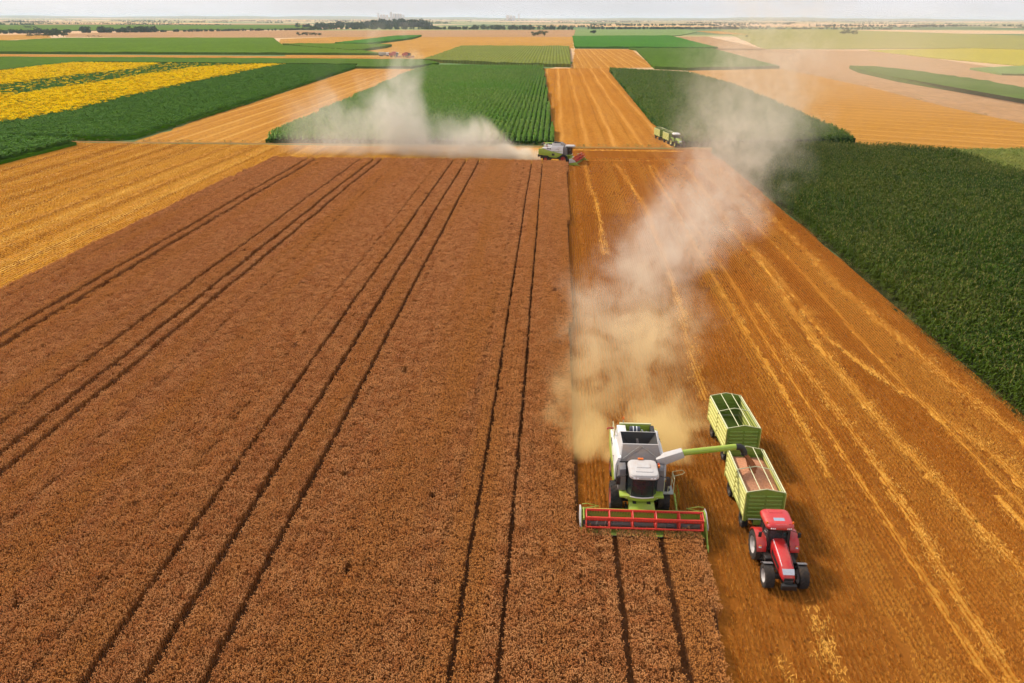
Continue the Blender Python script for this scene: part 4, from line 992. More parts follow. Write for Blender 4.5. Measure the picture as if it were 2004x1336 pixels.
    MB().tube([b2-dd*.05, b2+dd*.22+Vector((0, 0, -.03)), b2+dd*.40+Vector((0, 0, -.16)), b3+Vector((0, 0, .02)), b3+Vector((0, 0, -.14))], [.20, .205, .20, .19, .20], 14).build('rubber_spout', 'black', au, smooth=True)
    return t

def make_tractor(loc, rz, label, body, roof_mat, rim):
    t = empty('tractor', loc, rz)
    tag(t, label, 'tractor', 'tractors with grain trailers')
    # origin under the rear axle, front axle at y = -2.55
    for s in (-1, 1):
        wheel(t, s*.96, 0, .90, .56, rim, 20)
        wheel(t, s*.95, -2.55, .68, .52, rim, 18)
    MB().box(-.32, .32, -2.75, .55, .55, 1.12).box(-.62, .62, -.25, .25, .70, 1.05).box(-.7, .7, -2.65, -2.45, .52, .80).box(-.25, .25, -3.35, -2.75, .5, .95).build('chassis', 'dark', t, .03)
    MB().box(-.42, .42, -3.56, -3.32, .48, .80).build('front_weight', 'black', t, .03)
    # bonnet: tapered, sloping to a rounded nose
    rings = []
    for y, w, zt, zb in ((-.75, .42, 1.92, 1.12), (-1.4, .43, 1.86, 1.05), (-2.2, .42, 1.72, 1.0), (-2.8, .40, 1.52, .98), (-3.15, .36, 1.28, .95), (-3.28, .30, 1.08, .92)):
        rings.append([(-w, y, zb), (-w, y, zt-.22), (-w*.86, y, zt-.07), (-w*.55, y, zt), (w*.55, y, zt), (w*.86, y, zt-.07), (w, y, zt-.22), (w, y, zb)])
    bon = MB().loft(rings).build('bonnet', body, t, smooth=True)
    MB().add([(-.34, -2.93, 1.472), (.34, -2.93, 1.472), (.31, -3.19, 1.262), (-.31, -3.19, 1.262), (-.33, -2.90, 1.43), (.33, -2.90, 1.43), (.30, -3.16, 1.22), (-.30, -3.16, 1.22)],
             [(0, 1, 2, 3), (0, 3, 7, 4), (1, 5, 6, 2), (3, 2, 6, 7), (0, 4, 5, 1)]).build('headlight_panel', 'silver', bon)
    MB().box(-.27, .27, -3.30, -3.26, .93, 1.10).build('grille', 'black', bon, .01)
    for s in (-1, 1):
        MB().add([(s*.432, -2.6, 1.16), (s*.440, -1.2, 1.16), (s*.440, -1.2, 1.50), (s*.434, -2.6, 1.38), (s*.425, -2.6, 1.16), (s*.43, -1.2, 1.16), (s*.43, -1.2, 1.50), (s*.425, -2.6, 1.38)],
                 [(0, 1, 2, 3), (4, 7, 6, 5), (0, 3, 7, 4), (1, 5, 6, 2), (3, 2, 6, 7), (0, 4, 5, 1)]).build('bonnet_vent', 'black', bon)
        MB().tube([(s*.30, -2.75, 1.515), (s*.31, -2.2, 1.685), (s*.32, -1.4, 1.822), (s*.32, -.8, 1.885)], .014, 5).build('bonnet_seam', 'black' if s > 0 else 'lens', bon)
        MB().box(min(s*.74, s*.80), max(s*.74, s*.80), -.5, .35, 1.08, 1.2).build('door_sill', 'black', t)
    MB().tube([(.50, -.82, 1.2), (.50, -.82, 2.75), (.50, -.74, 2.9)], .055, 8).build('exhaust_stack', 'black', t, smooth=True)
    # cab
    lo = [(-.62, -.78, 1.15), (.62, -.78, 1.15), (.78, -.15, 1.15), (.72, .62, 1.25), (-.72, .62, 1.25), (-.78, -.15, 1.15)]
    hi = [(-.60, -.66, 2.62), (.60, -.66, 2.62), (.72, -.10, 2.62), (.66, .58, 2.62), (-.66, .58, 2.62), (-.72, -.10, 2.62)]
    names = ('windscreen', 'side_window', 'side_window', 'rear_window', 'side_window', 'side_window')
    for i in range(6):
        j = (i+1) % 6
        MB().add([lo[i], lo[j], hi[j], hi[i]], [(0, 1, 2, 3)]).build(names[i], 'glass', t)
    fr = MB()
    for i in range(6): fr.tube([lo[i], hi[i]], .04, 6); fr.tube([lo[i], lo[(i+1) % 6]], .04, 6)
    fr.build('cab_frame', 'black', t)
    MB().prism_z([(x, y) for x, y, z in lo], 1.08, 1.16).build('cab_floor', 'black', t)
    MB().box(-.25, .25, -.05, .42, 1.45, 1.6).box(-.25, .25, .36, .48, 1.6, 2.25).box(-.18, .18, .05, .35, 1.16, 1.45).build('seat', 'mat_seat', t, .05)
    st = MB().tube([(0, -.62, 1.2), (0, -.42, 1.75)], .05, 8)
    st.tube([(math.cos(i*R(30))*.19, -.4+math.sin(i*R(30))*.13, 1.78+math.sin(i*R(30))*.1) for i in range(13)], .018, 6); st.build('steering_wheel', 'black', t)
    MB().box(.38, .56, -.35, -.31, 1.8, 2.0).build('monitor', 'teal', t)
    rr = []
    for z, k in ((2.60, .95), (2.64, 1.0), (2.76, 1.0), (2.86, .93), (2.92, .80), (2.94, .6)):
        rr.append([(x*k*(1.0 if y > 0 else .96), -.03+(y+.03)*k, zz) for x, y, zz in rounded_rect(-.84, .84, -.95, .88, z, .34, 5)])
    rf = MB().loft(rr).build('cab_roof', roof_mat, t, smooth=True)
    MB().loft([rounded_rect(-.44, .44, .28, .66, 2.90, .1, 3), rounded_rect(-.40, .40, .30, .62, 2.955, .08, 3)]).build('roof_hatch', roof_mat, rf, smooth=True)
    MB().hexa([(-.34, -.80, 2.80), (.34, -.80, 2.80), (.30, -.22, 2.93), (-.30, -.22, 2.93), (-.34, -.80, 2.905), (.34, -.80, 2.905), (.30, -.22, 2.968), (-.30, -.22, 2.968)]).build('sunroof', 'sunroof', rf)
    for s in (-1, 1):
        for xx in (.36, .46, .56): MB().box(s*xx-.035, s*xx+.035, -.965, -.93, 2.68, 2.75).build('roof_light', 'lens', rf)
        MB().cyl((s*.74, -.62, 2.78), (s*.74, -.62, 2.86), .025, n=6).cyl((s*.74, -.62, 2.86), (s*.74, -.62, 2.98), .06, .045, n=10).build('beacon', 'orange', rf, smooth=True)
        ma = MB().tube([(s*.62, -.72, 2.48), (s*.85, -.80, 2.44), (s*1.10, -.82, 2.36)], .02, 6).build('mirror_arm', 'black', t)
        MB().box(s*1.12-.09, s*1.12+.09, -.86, -.79, 2.05, 2.38).build('mirror', 'black', ma, .02)
        rfend = arc_band(.96, 1.02, R(25), R(168), 0, .90, min(s*.68, s*1.22), max(s*.68, s*1.22), 10).build('rear_fender', body, t, .015)
        MB().prism_x([(-.75, 1.16), (-.9, 1.5), (-.55, 1.82), (.2, 1.92), (.6, 1.75), (.6, 1.16)], min(s*.66, s*.70), max(s*.66, s*.70)).build('fender_side', body, rfend)
        MB().box(s*1.05-.07, s*1.05+.07, -.98, -.92, 1.38, 1.46).build('work_light', 'lens', rfend, .01)
        MB().box(s*1.05-.07, s*1.05+.07, -.97, -.91, 1.47, 1.53).build('marker_light', 'orange', rfend)
        arc_band(.735, .765, R(28), R(82), -2.55, .68, min(s*.68, s*1.22), max(s*.68, s*1.22), 8).build('front_fender', 'fender_grey', t, .01)
        stp = MB()
        for i in range(3): stp.box(min(s*.62, s*.92), max(s*.62, s*.92), -1.15, -.82, .45+.26*i, .48+.26*i)
        stp.box(min(s*.60, s*.63), max(s*.60, s*.63), -1.15, -.82, .42, 1.12); stp.build('cab_step', 'black', t)
    MB().box(-.85, -.45, -1.55, -.85, .75, 1.1).box(.45, .85, -1.9, -.85, .55, 1.1).build('fuel_tank', 'black', t, .05)
    MB().box(-.06, .06, .5, 1.05, .55, .65).build('hitch', 'dark', t)
    return t

def make_trailer(loc, rz, label):
    t = empty('grain_trailer', loc, rz)
    tag(t, label, 'trailer', 'grain trailers')
    L, W, z0, z1 = 2.45, 1.10, 1.02, 2.78
    MB().box(-W, W, -L, L, z0-.06, z0).build('floor', 'trailer_green', t)
    ch = MB()
    for s in (-1, 1): ch.box(s*.5-.07, s*.5+.07, -L+.05, L-.05, .72, z0-.062)
    for y in (-2.2, -1.2, 0, 1.2, 2.2): ch.box(-W+.03, W-.03, y-.05, y+.05, .84, z0-.063)
    ch.box(-.75, .75, -1.72, -1.58, .42, .55).box(-.75, .75, 1.48, 1.62, .42, .55).box(-.55, .55, -1.85, -1.35, .55, .72).box(-.55, .55, 1.35, 1.75, .55, .72)
    ch.build('chassis', 'dark', t)
    for s in (-1, 1):
        for y in (-1.65, 1.55): wheel(t, s*.88, y, .50, .32, 'dark', 16)
    # side walls of pressed panels: each rib a piece
    for s in (-1, 1):
        x0, x1 = min(s*W, s*(W-.035)), max(s*W, s*(W-.035))
        sw = MB().box(x0, x1, -L, L, z0, z1).build('side_wall', 'trailer_green', t)
        for k in range(5):
            z = z0+.10+k*.335
            for a, b in ((-L+.08, -.06), (.06, L-.08)):
                MB().hexa([(s*W, a, z), (s*W, b, z), (s*W, b, z+.22), (s*W, a, z+.22), (s*(W+.06), a+.02, z+.03), (s*(W+.06), b-.02, z+.03), (s*(W+.06), b-.02, z+.18), (s*(W+.06), a+.02, z+.18)]).build('side_rib', 'trailer_sunlit', sw)  # side ribs carry the sunlit tint, the greener wall reads as dark gaps
        for y in (-L+.03, 0, L-.03): MB().box(min(s*W, s*(W+.06)), max(s*W, s*(W+.06)), y-.045, y+.045, z0-.1, z1+.01).build('side_post', 'trailer_sunlit', sw)
        MB().box(min(s*(W-.05), s*(W+.03)), max(s*(W-.05), s*(W+.03)), -L, L, z1, z1+.06).build('top_rail', 'cream', sw)
        for k in range(5):
            z = z0+.2+k*.3
            MB().box(min(s*(W-.036), s*(W-.06)), max(s*(W-.036), s*(W-.06)), -L+.1, L-.1, z, z+.12).build('inner_rib', 'trailer_sunlit', sw)  # inner side ribs share the painted-in sunlight, end walls stay green
    for e in (-1, 1):
        y0, y1 = min(e*L, e*(L-.035)), max(e*L, e*(L-.035))
        ew = MB().prism_y([(-W+.037, z0-.0), (W-.037, z0), (W-.037, z1+.05), (0, z1+.27), (-W+.037, z1+.05)], y0, y1).build('end_wall', 'trailer_green', t)
        for k in range(6):
            z = z0+.16+k*.26
            for a, b in ((-W+.14, -.05), (.05, W-.14)):
                MB().hexa([(a, e*L, z), (b, e*L, z), (b, e*L, z+.15), (a, e*L, z+.15), (a+.02, e*(L+.045), z+.03), (b-.02, e*(L+.045), z+.03), (b-.02, e*(L+.045), z+.11), (a+.02, e*(L+.045), z+.11)]).build('end_rib', 'trailer_green', ew)
                MB().box(a, b, min(e*(L-.036), e*(L-.065)), max(e*(L-.036), e*(L-.065)), z, z+.13).build('inner_rib', 'trailer_green', ew)
        for s in (-1, 1): MB().box(s*(W-.07)-.045, s*(W-.07)+.045, min(e*L, e*(L+.06)), max(e*L, e*(L+.06)), z0-.1, z1+.05).build('end_post', 'trailer_green', ew)
        hp = MB()
        for s in (-1, 1): hp.tube([(s*W, e*(L-.01), z1+.08), (0, e*(L-.01), z1+.30)], .028, 6)
        hp.build('gable_rail', 'cream', ew)
    MB().box(-.55, .55, -L-.10, -L-.03, z0-.32, z0-.02).build('front_skirt', 'trailer_green', t)
    MB().box(-.85, .05, -L-.055, -L-.046, z0+.02, z0+.07).build('reflector_strip', 'lens', t)
    hoop = MB()
    hoop.tube([(-W, .05, z1+.05), (-W*.5, .05, z1+.18), (0, .05, z1+.29), (W*.5, .05, z1+.18), (W, .05, z1+.05)], .03, 6)
    hoop.build('roof_hoop', 'cream', t)
    for xx in (-.37, .40): MB().tube([(xx, -L, z1+.22), (xx, 0.05, z1+.23), (xx, L, z1+.22)], .026, 6).build('roof_bar', 'cream', t)
    MB().tube([(W-.16, -L, z1+.10), (W-.16, L, z1+.10)], .02, 6).build('cover_rod', 'cream', t)
    MB().tube([(-.9, -.6, 1.5), (.9, -.6, 1.62)], .012, 5).tube([(-.9, .5, 2.3), (.9, .5, 2.3)], .012, 5).build('tie_rod', 'rail', t)
    MB().hexa([(-.38, -L, .50), (.38, -L, .50), (.06, -3.85, .52), (-.06, -3.85, .52), (-.38, -L, .60), (.38, -L, .60), (.06, -3.85, .62), (-.06, -3.85, .62)]).build('drawbar', 'dark', t)
    MB().box(-1.0, -.8, L+.01, L+.06, .78, .92).box(.8, 1.0, L+.01, L+.06, .78, .92).build('tail_light', 'screen_red', t)
    return t

combine = make_combine((5.72, 41.3, 0), 0.0, 'green and white combine cutting the wheat strip, its pipe unloading into a trailer')
far_combine = make_combine((2.6, 166.6, 0), R(74), 'distant green and white combine crossing the field end, raised red reel', auger_out=False)
tractor = make_tractor((12.74, 36.95, 0), R(0.5), 'red tractor with red cab roof pulling two green trailers', 'tractor_red', 'tractor_red', 'rim_silver')
tractor.scale = (.94, .94, .94)
trailer_a = make_trailer((12.62, 41.55, 0), R(1.0), 'green ribbed trailer behind the red tractor, heaped with brown grain')
trailer_b = copy_tree(trailer_a)
trailer_b.location = (12.95, 49.2, 0); trailer_b.rotation_euler = (0, 0, R(3.0))
tag(trailer_b, 'empty green ribbed trailer at the tail of the red tractor train')
far_tractor = make_tractor((28.9, 191.6, 0), R(12), 'small distant green tractor with white roof beside the corn', 'green', 'white', 'trailer_sunlit')
for i, (x, y, a, lb) in enumerate(((28.0, 195.7, 11, 'distant pale green trailer hitched right behind the green tractor'), (26.7, 202.3, 11, 'last distant pale green trailer by the corn edge'))):
    c = copy_tree(trailer_a); c.location = (x, y, 0); c.rotation_euler = (0, 0, R(a)); c.scale = (.9, .9, .9); tag(c, lb)

# grain in the front trailer, pouring from the spout
gm = MB(); nx, ny = 26, 52
pk = (-.02, .25)
for j in range(ny+1):
    for i in range(nx+1):
        x = -1.02+2.04*i/nx; y = -2.36+4.72*j/ny
        d = math.hypot((x-pk[0]), (y-pk[1])*.8)
        z = 2.32+.40*math.exp(-d*d/.9)+.14*math.sin(y*1.1+.7)*math.cos(x*1.5)+.10*math.exp(-((y-1.8)**2+(x+.5)**2)/.5)+random.gauss(0, .006)
        gm.v.append((x, y, z))
for j in range(ny):
    for i in range(nx):
        a = j*(nx+1)+i; gm.f.append((a, a+1, a+nx+2, a+nx+1))
gh = gm.build('grain_heap', 'grain', None, smooth=True)
gh.location = (12.62, 41.55, 0); gh.rotation_euler = (0, 0, R(1.0))
tag(gh, 'reddish brown grain heaped inside the front trailer', 'grain', None, 'stuff')
gs = MB()
p0, p1 = Vector((12.02, 42.25, 3.50)), Vector((12.62, 41.75, 2.40))
for k in range(26):
    o = Vector((random.gauss(0, .07), random.gauss(0, .07), 0)); pth, rd = [], []
    for i in range(9):
        u = i/8
        w = .4+1.4*u
        pth.append(Vector((p0.x+(p1.x-p0.x)*(u**.75), p0.y+(p1.y-p0.y)*u, p0.z+(p1.z-p0.z)*u**1.15))+o*w+Vector((random.gauss(0, .012), random.gauss(0, .012), 0))); rd.append((.075+.07*u)*random.uniform(.7, 1.3))
    gs.tube(pth, rd, 6)
tag(gs.build('grain_stream', 'grain_dark', None, smooth=True), 'brown grain falling from the black spout into the trailer', 'grain', None, 'stuff')

# ------------------------------------------------------------------ far machines
def make_far_machine(loc, rz, label, kind):
    t = empty('far_harvester' if kind != 'truck' else 'farm_truck', loc, rz)
    tag(t, label, 'machine' if kind != 'truck' else 'truck', 'red machines working on the golden stubble')
    if kind == 'truck':
        MB().box(-1.2, 1.2, -1.5, 4.5, 1.0, 2.9).build('load_box', 'rail', t, .05)
        MB().box(-1.1, 1.1, -3.6, -1.7, .9, 2.9).build('cab', 'white', t, .15)
        MB().box(-.9, .9, -3.63, -3.58, 1.9, 2.6).build('windscreen', 'black', t)
        MB().box(-.8, .8, -3.4, 4.3, .6, .98).build('chassis', 'dark', t)
        for y in (-2.6, 2.2, 3.5):
            for s in (-1, 1): wheel(t, s*1.0, y, .5, .35, 'dark', 10)
        return t
    bmat = 'machine_red'
    MB().prism_x([(-.5, 1.2), (4.6, 1.2), (5.2, 1.8), (5.0, 2.9), (2.8, 3.2), (2.6, 3.7), (.2, 3.7), (-.2, 3.0)], -1.45, 1.45).build('body', bmat, t, .05)
    MB().box(-1.2, 1.2, .3, 2.5, 3.72, 4.05).build('grain_tank', 'machine_yellow' if kind == 'yellow' else bmat, t, .03)
    MB().box(-.85, .85, -1.7, -.3, 1.9, 3.3).build('cab', 'black', t, .1)
    MB().box(-.95, .95, -1.8, -.2, 3.32, 3.5).build('cab_roof', 'machine_yellow' if kind == 'yellow' else 'white', t, .05)
    MB().prism_x([(-2.1, .2), (-2.1, 1.2), (-2.5, .6), (-3.4, .2)], -3.0, 3.0).build('header', bmat, t)
    MB().cyl((-2.9, -2.9, 1.0), (2.9, -2.9, 1.0), .45, n=6).build('reel', 'machine_yellow', t)
    MB().hexa([(-.7, -2.1, .3), (.7, -2.1, .3), (.7, -.3, 1.2), (-.7, -.3, 1.2), (-.7, -2.1, 1.0), (.7, -2.1, 1.0), (.7, -.3, 1.9), (-.7, -.3, 1.9)]).build('feeder_house', 'dark', t)
    MB().tube([(1.5, 1.0, 3.4), (1.55, 5.0, 3.5)], .2, 8).build('unloading_auger', 'machine_yellow' if kind == 'yellow' else bmat, t)
    for s in (-1, 1):
        wheel(t, s*1.4, 0, .95, .65, 'machine_yellow', 12); wheel(t, s*1.2, 3.9, .6, .4, 'machine_yellow', 12)
    return t
make_far_machine((-131, 638, 0), R(75), 'far pale truck at the tail of the red machines', 'truck')
make_far_machine((-119, 622, 0), R(80), 'largest far red harvester, middle of the red machines', 'red')
make_far_machine((-109, 618, 0), R(60), 'far red harvester with yellow top, nearest the olive crop', 'yellow')

# ------------------------------------------------------------------ trees and hedgerows
def blob_leaves(V, F, c, rx, ry, rz_, n, size, r):
    for _ in range(n):
        while True:
            p = Vector((r.gauss(0, 1), r.gauss(0, 1), r.gauss(0, 1)))
            if p.length > .01: break
        p = p.normalized()*(r.random()**.4)
        q = Vector((c[0]+p.x*rx, c[1]+p.y*ry, max(.3, c[2]+p.z*rz_)))
        a = Vector((r.gauss(0, 1), r.gauss(0, 1), r.gauss(0, 1))).normalized(); b = a.orthogonal().normalized()
        s = size*r.uniform(.6, 1.3); m = len(V); V.extend([q-a*s, q+b*s*.7, q+a*s, q-b*s*.7]); F.append((m, m+1, m+2, m+3))

def make_tree(loc, h, w, label, seed, n=900, trunks=1, cat='tree', name='tree', depth=None):
    r = random.Random(seed); t = empty(name, loc); tag(t, label, cat)
    V, F = [], []; tr = MB(); dp = depth or w
    for k in range(trunks):
        bx = 0 if trunks == 1 else -w*.4+w*.8*k/(trunks-1); hk = h*r.uniform(.8, 1.0)
        tr.tube([(bx, 0, 0), (bx+r.gauss(0, .1), r.gauss(0, .1), hk*.35), (bx+r.gauss(0, .3), r.gauss(0, .3), hk*.75)], [h*.03, h*.022, h*.008], 7)
        for i in range(4):
            a = r.uniform(0, 6.28); z = hk*r.uniform(.25, .5)
            tr.tube([(bx, 0, z), (bx+math.cos(a)*w/trunks*.3, math.sin(a)*dp*.3, z+hk*.25)], [h*.014, h*.004], 5)
        for i in range(9):
            a = r.uniform(0, 6.28); rr = r.uniform(.1, .36)
            blob_leaves(V, F, (bx+math.cos(a)*rr*w/max(1, trunks*.6), math.sin(a)*rr*dp, hk*r.uniform(.28, .82)), w/max(1, trunks*.6)*.22, dp*.2, hk*.18, n//(9*trunks), h*.05, r)
    tr.build('trunk', 'bark', t, smooth=True)
    me = bpy.data.meshes.new('crown'); me.from_pydata(V, [], F); me.materials.append(M['tree'])
    o = bpy.data.objects.new('crown', me); COL.objects.link(o); o.parent = t
    return t
make_tree((-26, 1339, 0), 9.5, 21, 'round dark tree thicket standing alone in the pink stubble', 1, 1500, 3, 'trees', 'tree_thicket', 10)
make_tree((-387, 1309, 0), 6.5, 40, 'long low dark thicket at the edge of the golden stubble', 2, 2600, 6, 'trees', 'tree_thicket', 10)
make_tree((-718, 1178, 0), 10.5, 30, 'big dark bush cluster at the corner of the long green field', 3, 2200, 4, 'trees', 'tree_thicket', 14)
make_tree((-748, 1180, 0), 6.0, 26, 'lower dark bushes beside the big cluster near the tan stubble', 4, 1500, 3, 'trees', 'tree_thicket', 10)
make_tree((-668, 1190, 0), 3.0, 20, 'small low bush alone above the long green field', 5, 700, 3, 'bush', 'bush', 6)
make_tree((65, 1475, 0), 9.0, 11, 'single small tree in the pale green field', 6, 900, 1)
make_tree((532, 1567, 0), 10.5, 26, 'grey thicket standing in the hazy olive field', 7, 1800, 3, 'trees', 'tree_thicket', 12)
make_tree((300, 1340, 0), 4, 9, 'tiny bush at the edge of the olive field', 8, 500, 1, 'bush', 'bush')
make_tree((428, 2183, 0), 11, 22, 'smaller of two round tree clumps ending the far hedgerow', 9, 900, 2, 'trees', 'tree_thicket', 12)
make_tree((452, 2190, 0), 12, 22, 'larger of two round tree clumps ending the far hedgerow', 10, 900, 2, 'trees', 'tree_thicket', 12)
make_tree((-1228, 1923, 0), 8, 30, 'dark bush in the middle of the far green band', 11, 900, 3, 'trees', 'tree_thicket', 10)

def treeline(name, paths, label, seed, leaf=1.4, n=60):
    r = random.Random(seed); V, F = [], []
    for path, hh, dep, dens in paths:
        for (x0, y0), (x1, y1) in zip(path, path[1:]):
            L = math.hypot(x1-x0, y1-y0)
            for _ in range(max(2, int(L*dens))):
                u = r.random(); h = hh*r.uniform(.55, 1.1)
                c = (x0+(x1-x0)*u+r.gauss(0, dep*.3), y0+(y1-y0)*u+r.gauss(0, dep), h*.5)
                blob_leaves(V, F, c, h*.55, h*.5, h*.5, n, leaf*hh/9, r)
    me = bpy.data.meshes.new(name); me.from_pydata(V, [], F); me.materials.append(M['tree'])
    o = bpy.data.objects.new(name, me); COL.objects.link(o)
    return tag(o, label, 'trees', None, 'stuff')
treeline('hedgerow', [([(-1300, 1290), (-926, 1375), (-860, 1470)], 8, 7, .34), ([(-850, 1480), (-760, 1560)], 11, 7, .4), ([(-760, 1570), (-640, 1750), (-529, 1936)], 5, 4, .34)], 'dark hedgerow running behind the bush cluster and tan stubble', 21)
treeline('hedgerow', [([(-600, 2010), (-420, 2030)], 10, 10, .2), ([(-420, 2030), (-200, 2060)], 8, 6, .34), ([(-200, 2070), (54, 2085)], 11, 10, .2)], 'dark hedgerow closing the pink stubble band', 22)
treeline('hedgerow', [([(82, 2190), (300, 2240), (480, 2290)], 7, 5, .34), ([(480, 2290), (900, 2330)], 5, 5, .25)], 'thin dark hedgerow above the pale green field', 23)
treeline('wood', [([(-560, 2560), (-480, 2540), (-372, 2500)], 22, 18, .34), ([(-740, 2840), (-600, 2800), (-540, 2600)], 15, 14, .2), ([(-700, 2250), (-560, 2280), (-420, 2260)], 14, 16, .2)], 'dark wood on the plain, the largest tree mass', 24)
rl = random.Random(5); lines = []
for i in range(90):
    Yk = 2600*math.exp(rl.random()*1.75); a = rl.uniform(-.74, .64); Xk = Yk*a; L = rl.uniform(80, 700)*Yk/4000
    lines.append(([(Xk, Yk), (Xk+L*rl.uniform(.7, 1), Yk+rl.uniform(-.25, .25)*L)], rl.uniform(4, 9), 5, .16*4000/Yk))
treeline('treeline', lines, 'scattered distant tree lines fading toward the horizon', 25, 3.0, 9)

# ------------------------------------------------------------------ far silos and hills
def silo_group(x, y, label, spec):
    t = empty('grain_elevator', (x, y, 0)); tag(t, label, 'silos', 'far grain elevators')
    for kind, dx, w, h in spec:
        if kind == 'silo': MB().cyl((dx, 0, 0), (dx, 0, h), w, n=14).cyl((dx, 0, h), (dx, 0, h+w*.4), w*1.02, w*.2, n=14).build('silo', 'white', t, smooth=True)
        else: MB().box(dx-w, dx+w, -w, w, 0, h).box(dx-w*.7, dx+w*.7, -w*.6, w*.6, h, h+5).build('tower', 'white', t)
    return t
silo_group(-1440, 7300, 'far white silos and tower on the skyline above the wood', [('tower', -95, 6, 56), ('silo', -70, 11, 46), ('silo', -45, 11, 46), ('silo', -20, 11, 44), ('tower', 18, 9, 66), ('silo', 45, 13, 54), ('silo', 72, 13, 54), ('silo', 99, 13, 52), ('tower', 125, 7, 44)])
silo_group(-390, 7600, 'far grey works block on the skyline, smaller of the two', [('tower', -40, 14, 44), ('silo', -8, 12, 42), ('silo', 18, 10, 40), ('tower', 60, 5, 60)])
M['hill'] = field_mat('far_hills', (0.20, 0.22, 0.12), (0.34, 0.28, 0.17), (0.12, 0.16, 0.08), big=0.0006, fine=0.01, stretch=(.002, .006, 1), bump=0.0)
hm = MB(); nx = 90
for j, (yb, hk) in enumerate(((11000, 0), (13500, .55), (16500, 1.0), (20000, .75), (24000, 0))):
    for i in range(nx+1):
        a = -.85+1.6*i/nx
        hgt = 26+14*math.sin(i*.21+1)+6*math.sin(i*.63)+4*math.sin(i*1.7)+(12 if a < -.35 else 0)
        hm.v.append((yb*a, yb, -2+max(0, hgt)*hk))
for j in range(4):
    for i in range(nx):
        a = j*(nx+1)+i; hm.f.append((a, a+1, a+nx+2, a+nx+1))
tag(hm.build('hills', 'hill', None, smooth=True), 'low bluish rise along the horizon', 'hills', None, 'structure')

# ------------------------------------------------------------------ dust and haze
def dust_plume(name, box, axis, keys, rng_t, dens, cols, label, noise=.30, lo=.47, hi=.65, aniso=.25):
    """keys: (t, centre, half width, top height, density) along the axis; real particles in a closed box"""
    x0, x1, y0, y1, z0, z1 = box
    m = bpy.data.materials.new(name+'_air'); m.use_nodes = True; nt = m.node_tree; nt.nodes.clear()
    out = nt.nodes.new('ShaderNodeOutputMaterial'); pv = nt.nodes.new('ShaderNodeVolumePrincipled')
    pv.inputs['Anisotropy'].default_value = aniso
    g = nt.nodes.new('ShaderNodeNewGeometry'); sp = nt.nodes.new('ShaderNodeSeparateXYZ'); nt.links.new(g.outputs['Position'], sp.inputs[0])
    T, S = (sp.outputs['Y'], sp.outputs['X']) if axis == 'y' else (sp.outputs['X'], sp.outputs['Y'])
    a, b = rng_t
    tn = mapr(nt, T, a, b, 0, 1, False)
    if axis == 'x': tn_c = mapr(nt, T, b, b-(b-a)*.35, 0, 1)
    else: tn_c = mapr(nt, T, a, a+(b-a)*.25, 0, 1)
    nt.links.new(mixc(nt, tn_c, cols[0], cols[1]), pv.inputs['Color'])
    def curve(idx):
        vals = [k[idx] for k in keys]; lo_, hi_ = min(vals), max(vals)
        if hi_ - lo_ < 1e-6: hi_ = lo_+1
        fc = nt.nodes.new('ShaderNodeFloatCurve'); cm = fc.mapping; c = cm.curves[0]
        pts = sorted(((k[0]-a)/(b-a), (k[idx]-lo_)/(hi_-lo_)) for k in keys)
        while len(c.points) < len(pts): c.points.new(.5, .5)
        for p, q in zip(c.points, pts): p.location = q; p.handle_type = 'AUTO_CLAMPED'
        cm.update(); nt.links.new(tn, fc.inputs['Value'])
        return math_n(nt, 'ADD', math_n(nt, 'MULTIPLY', fc.outputs[0], hi_-lo_), lo_)
    wob = ramp_noise(nt, g.outputs['Position'], noise*.45, (1, 1, 1), 2, .5, w=4)
    c = math_n(nt, 'ADD', curve(1), math_n(nt, 'MULTIPLY', math_n(nt, 'SUBTRACT', wob, .5), math_n(nt, 'MULTIPLY', curve(2), 1.6)))
    u = math_n(nt, 'ABSOLUTE', math_n(nt, 'DIVIDE', math_n(nt, 'SUBTRACT', S, c), curve(2)))
    v = math_n(nt, 'DIVIDE', sp.outputs['Z'], math_n(nt, 'MULTIPLY', curve(3), mapr(nt, wob, .3, .7, .45, 1.35)))
    prof = math_n(nt, 'MULTIPLY', mapr(nt, u, 1.0, .15), mapr(nt, v, 1.0, .1))
    n1 = ramp_noise(nt, g.outputs['Position'], noise, (1, 1, .8), 6, .66, .8)
    body = mapr(nt, math_n(nt, 'ADD', n1, math_n(nt, 'MULTIPLY', prof, .10)), lo, hi)
    d = math_n(nt, 'MULTIPLY', math_n(nt, 'MULTIPLY', prof, body), math_n(nt, 'MULTIPLY', curve(4), dens))
    nt.links.new(d, pv.inputs['Density']); nt.links.new(pv.outputs[0], out.inputs['Volume'])
    M[name] = m
    o = MB().box(x0, x1, y0, y1, z0, z1).build(name, name, None)
    return tag(o, label, 'dust', None, 'stuff')

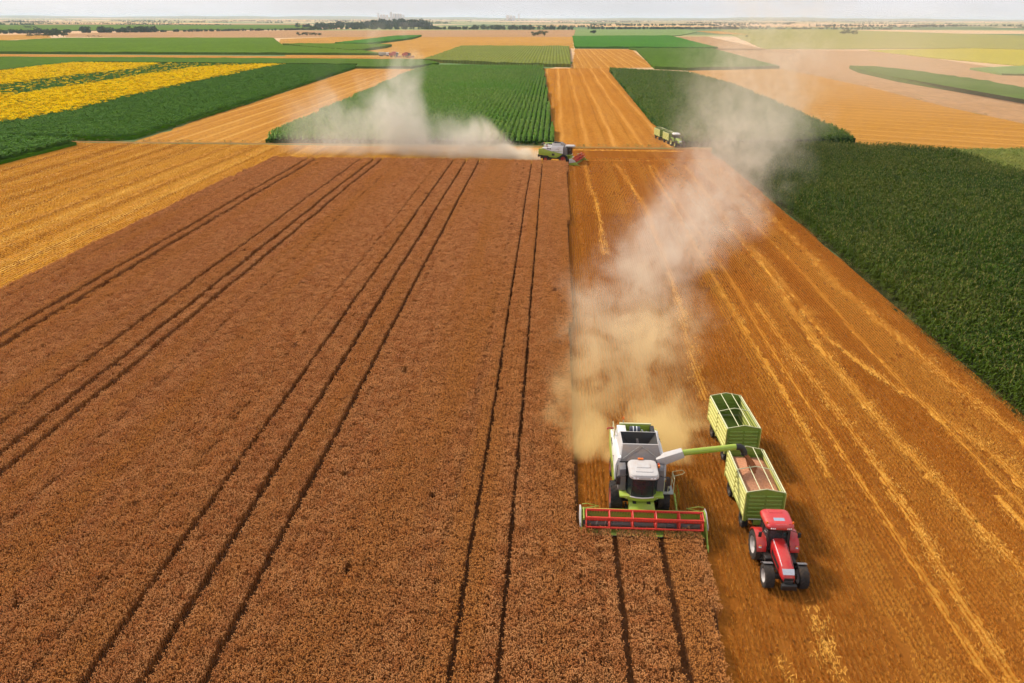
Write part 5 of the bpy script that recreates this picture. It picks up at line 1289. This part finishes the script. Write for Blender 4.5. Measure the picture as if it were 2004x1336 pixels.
DUST = dust_plume('dust_plume', (-6, 80, 46.3, 230, .05, 48), 'y',
           [(46.3, 6.2, 6.2, 3.4, 2.6), (49, 6.3, 7.0, 4.0, 2.3), (54, 6.4, 7.6, 4.6, 1.5), (62, 6.6, 8.0, 5.4, .90), (76, 8.4, 9.0, 6.6, .42), (92, 13.5, 9.5, 8.0, .25), (115, 22, 11.5, 10, .135), (140, 31, 14, 16, .078), (165, 38, 17, 28, .044), (190, 46, 23, 60, .034), (215, 50, 24, 64, .028), (230, 48, 12, 50, 0)],
           (46, 230), .74, ((.998, .74, .34), (.985, .86, .71)), 'tan dust trailing behind the unloading combine and rising over the corn')
DUST = dust_plume('dust_plume', (-62, -2.5, 160, 196, .05, 27), 'x',
           [(-62, 178, 10, 12, 0), (-52, 178, 11, 17, .07), (-42, 177, 10, 22, .12), (-34, 176, 9, 34, .22), (-26, 175, 9, 15, .20), (-20, 174, 7, 10, .36), (-12, 172, 6, 8, .6), (-5, 169.3, 3.2, 4.6, 1.5), (-2.5, 168.8, 2.2, 3.2, 2.0)],
           (-62, -2), .85, ((.99, .90, .74), (.99, .93, .83)), 'pale dust drifting away behind the crossing combine', noise=.22, lo=.37, hi=.64)
DUST = dust_plume('dust_veil', (80.2, 300, 230.5, 640, .05, 40), 'y',
           [(230, 130, 80, 34, .6), (300, 130, 90, 40, .8), (450, 160, 90, 40, .7), (640, 200, 80, 36, 0)],
           (230, 640), .0026, ((.95, .84, .70), (.95, .84, .70)), 'thin dust veil hanging over the far pale fields', noise=.02, lo=.30, hi=.75)

hz = bpy.data.materials.new('haze_air'); hz.use_nodes = True; nt = hz.node_tree; nt.nodes.clear()
out = nt.nodes.new('ShaderNodeOutputMaterial'); pv = nt.nodes.new('ShaderNodeVolumePrincipled')
pv.inputs['Color'].default_value = (.74, .85, 1.0, 1); pv.inputs['Density'].default_value = 6e-5; pv.inputs['Anisotropy'].default_value = .1
nt.links.new(pv.outputs[0], out.inputs['Volume']); M['haze'] = hz
tag(MB().box(-41000, 41000, -3000, 61000, -3, 76).build('haze', 'haze', None), 'faint bluish haze over the whole plain', 'haze', None, 'stuff')
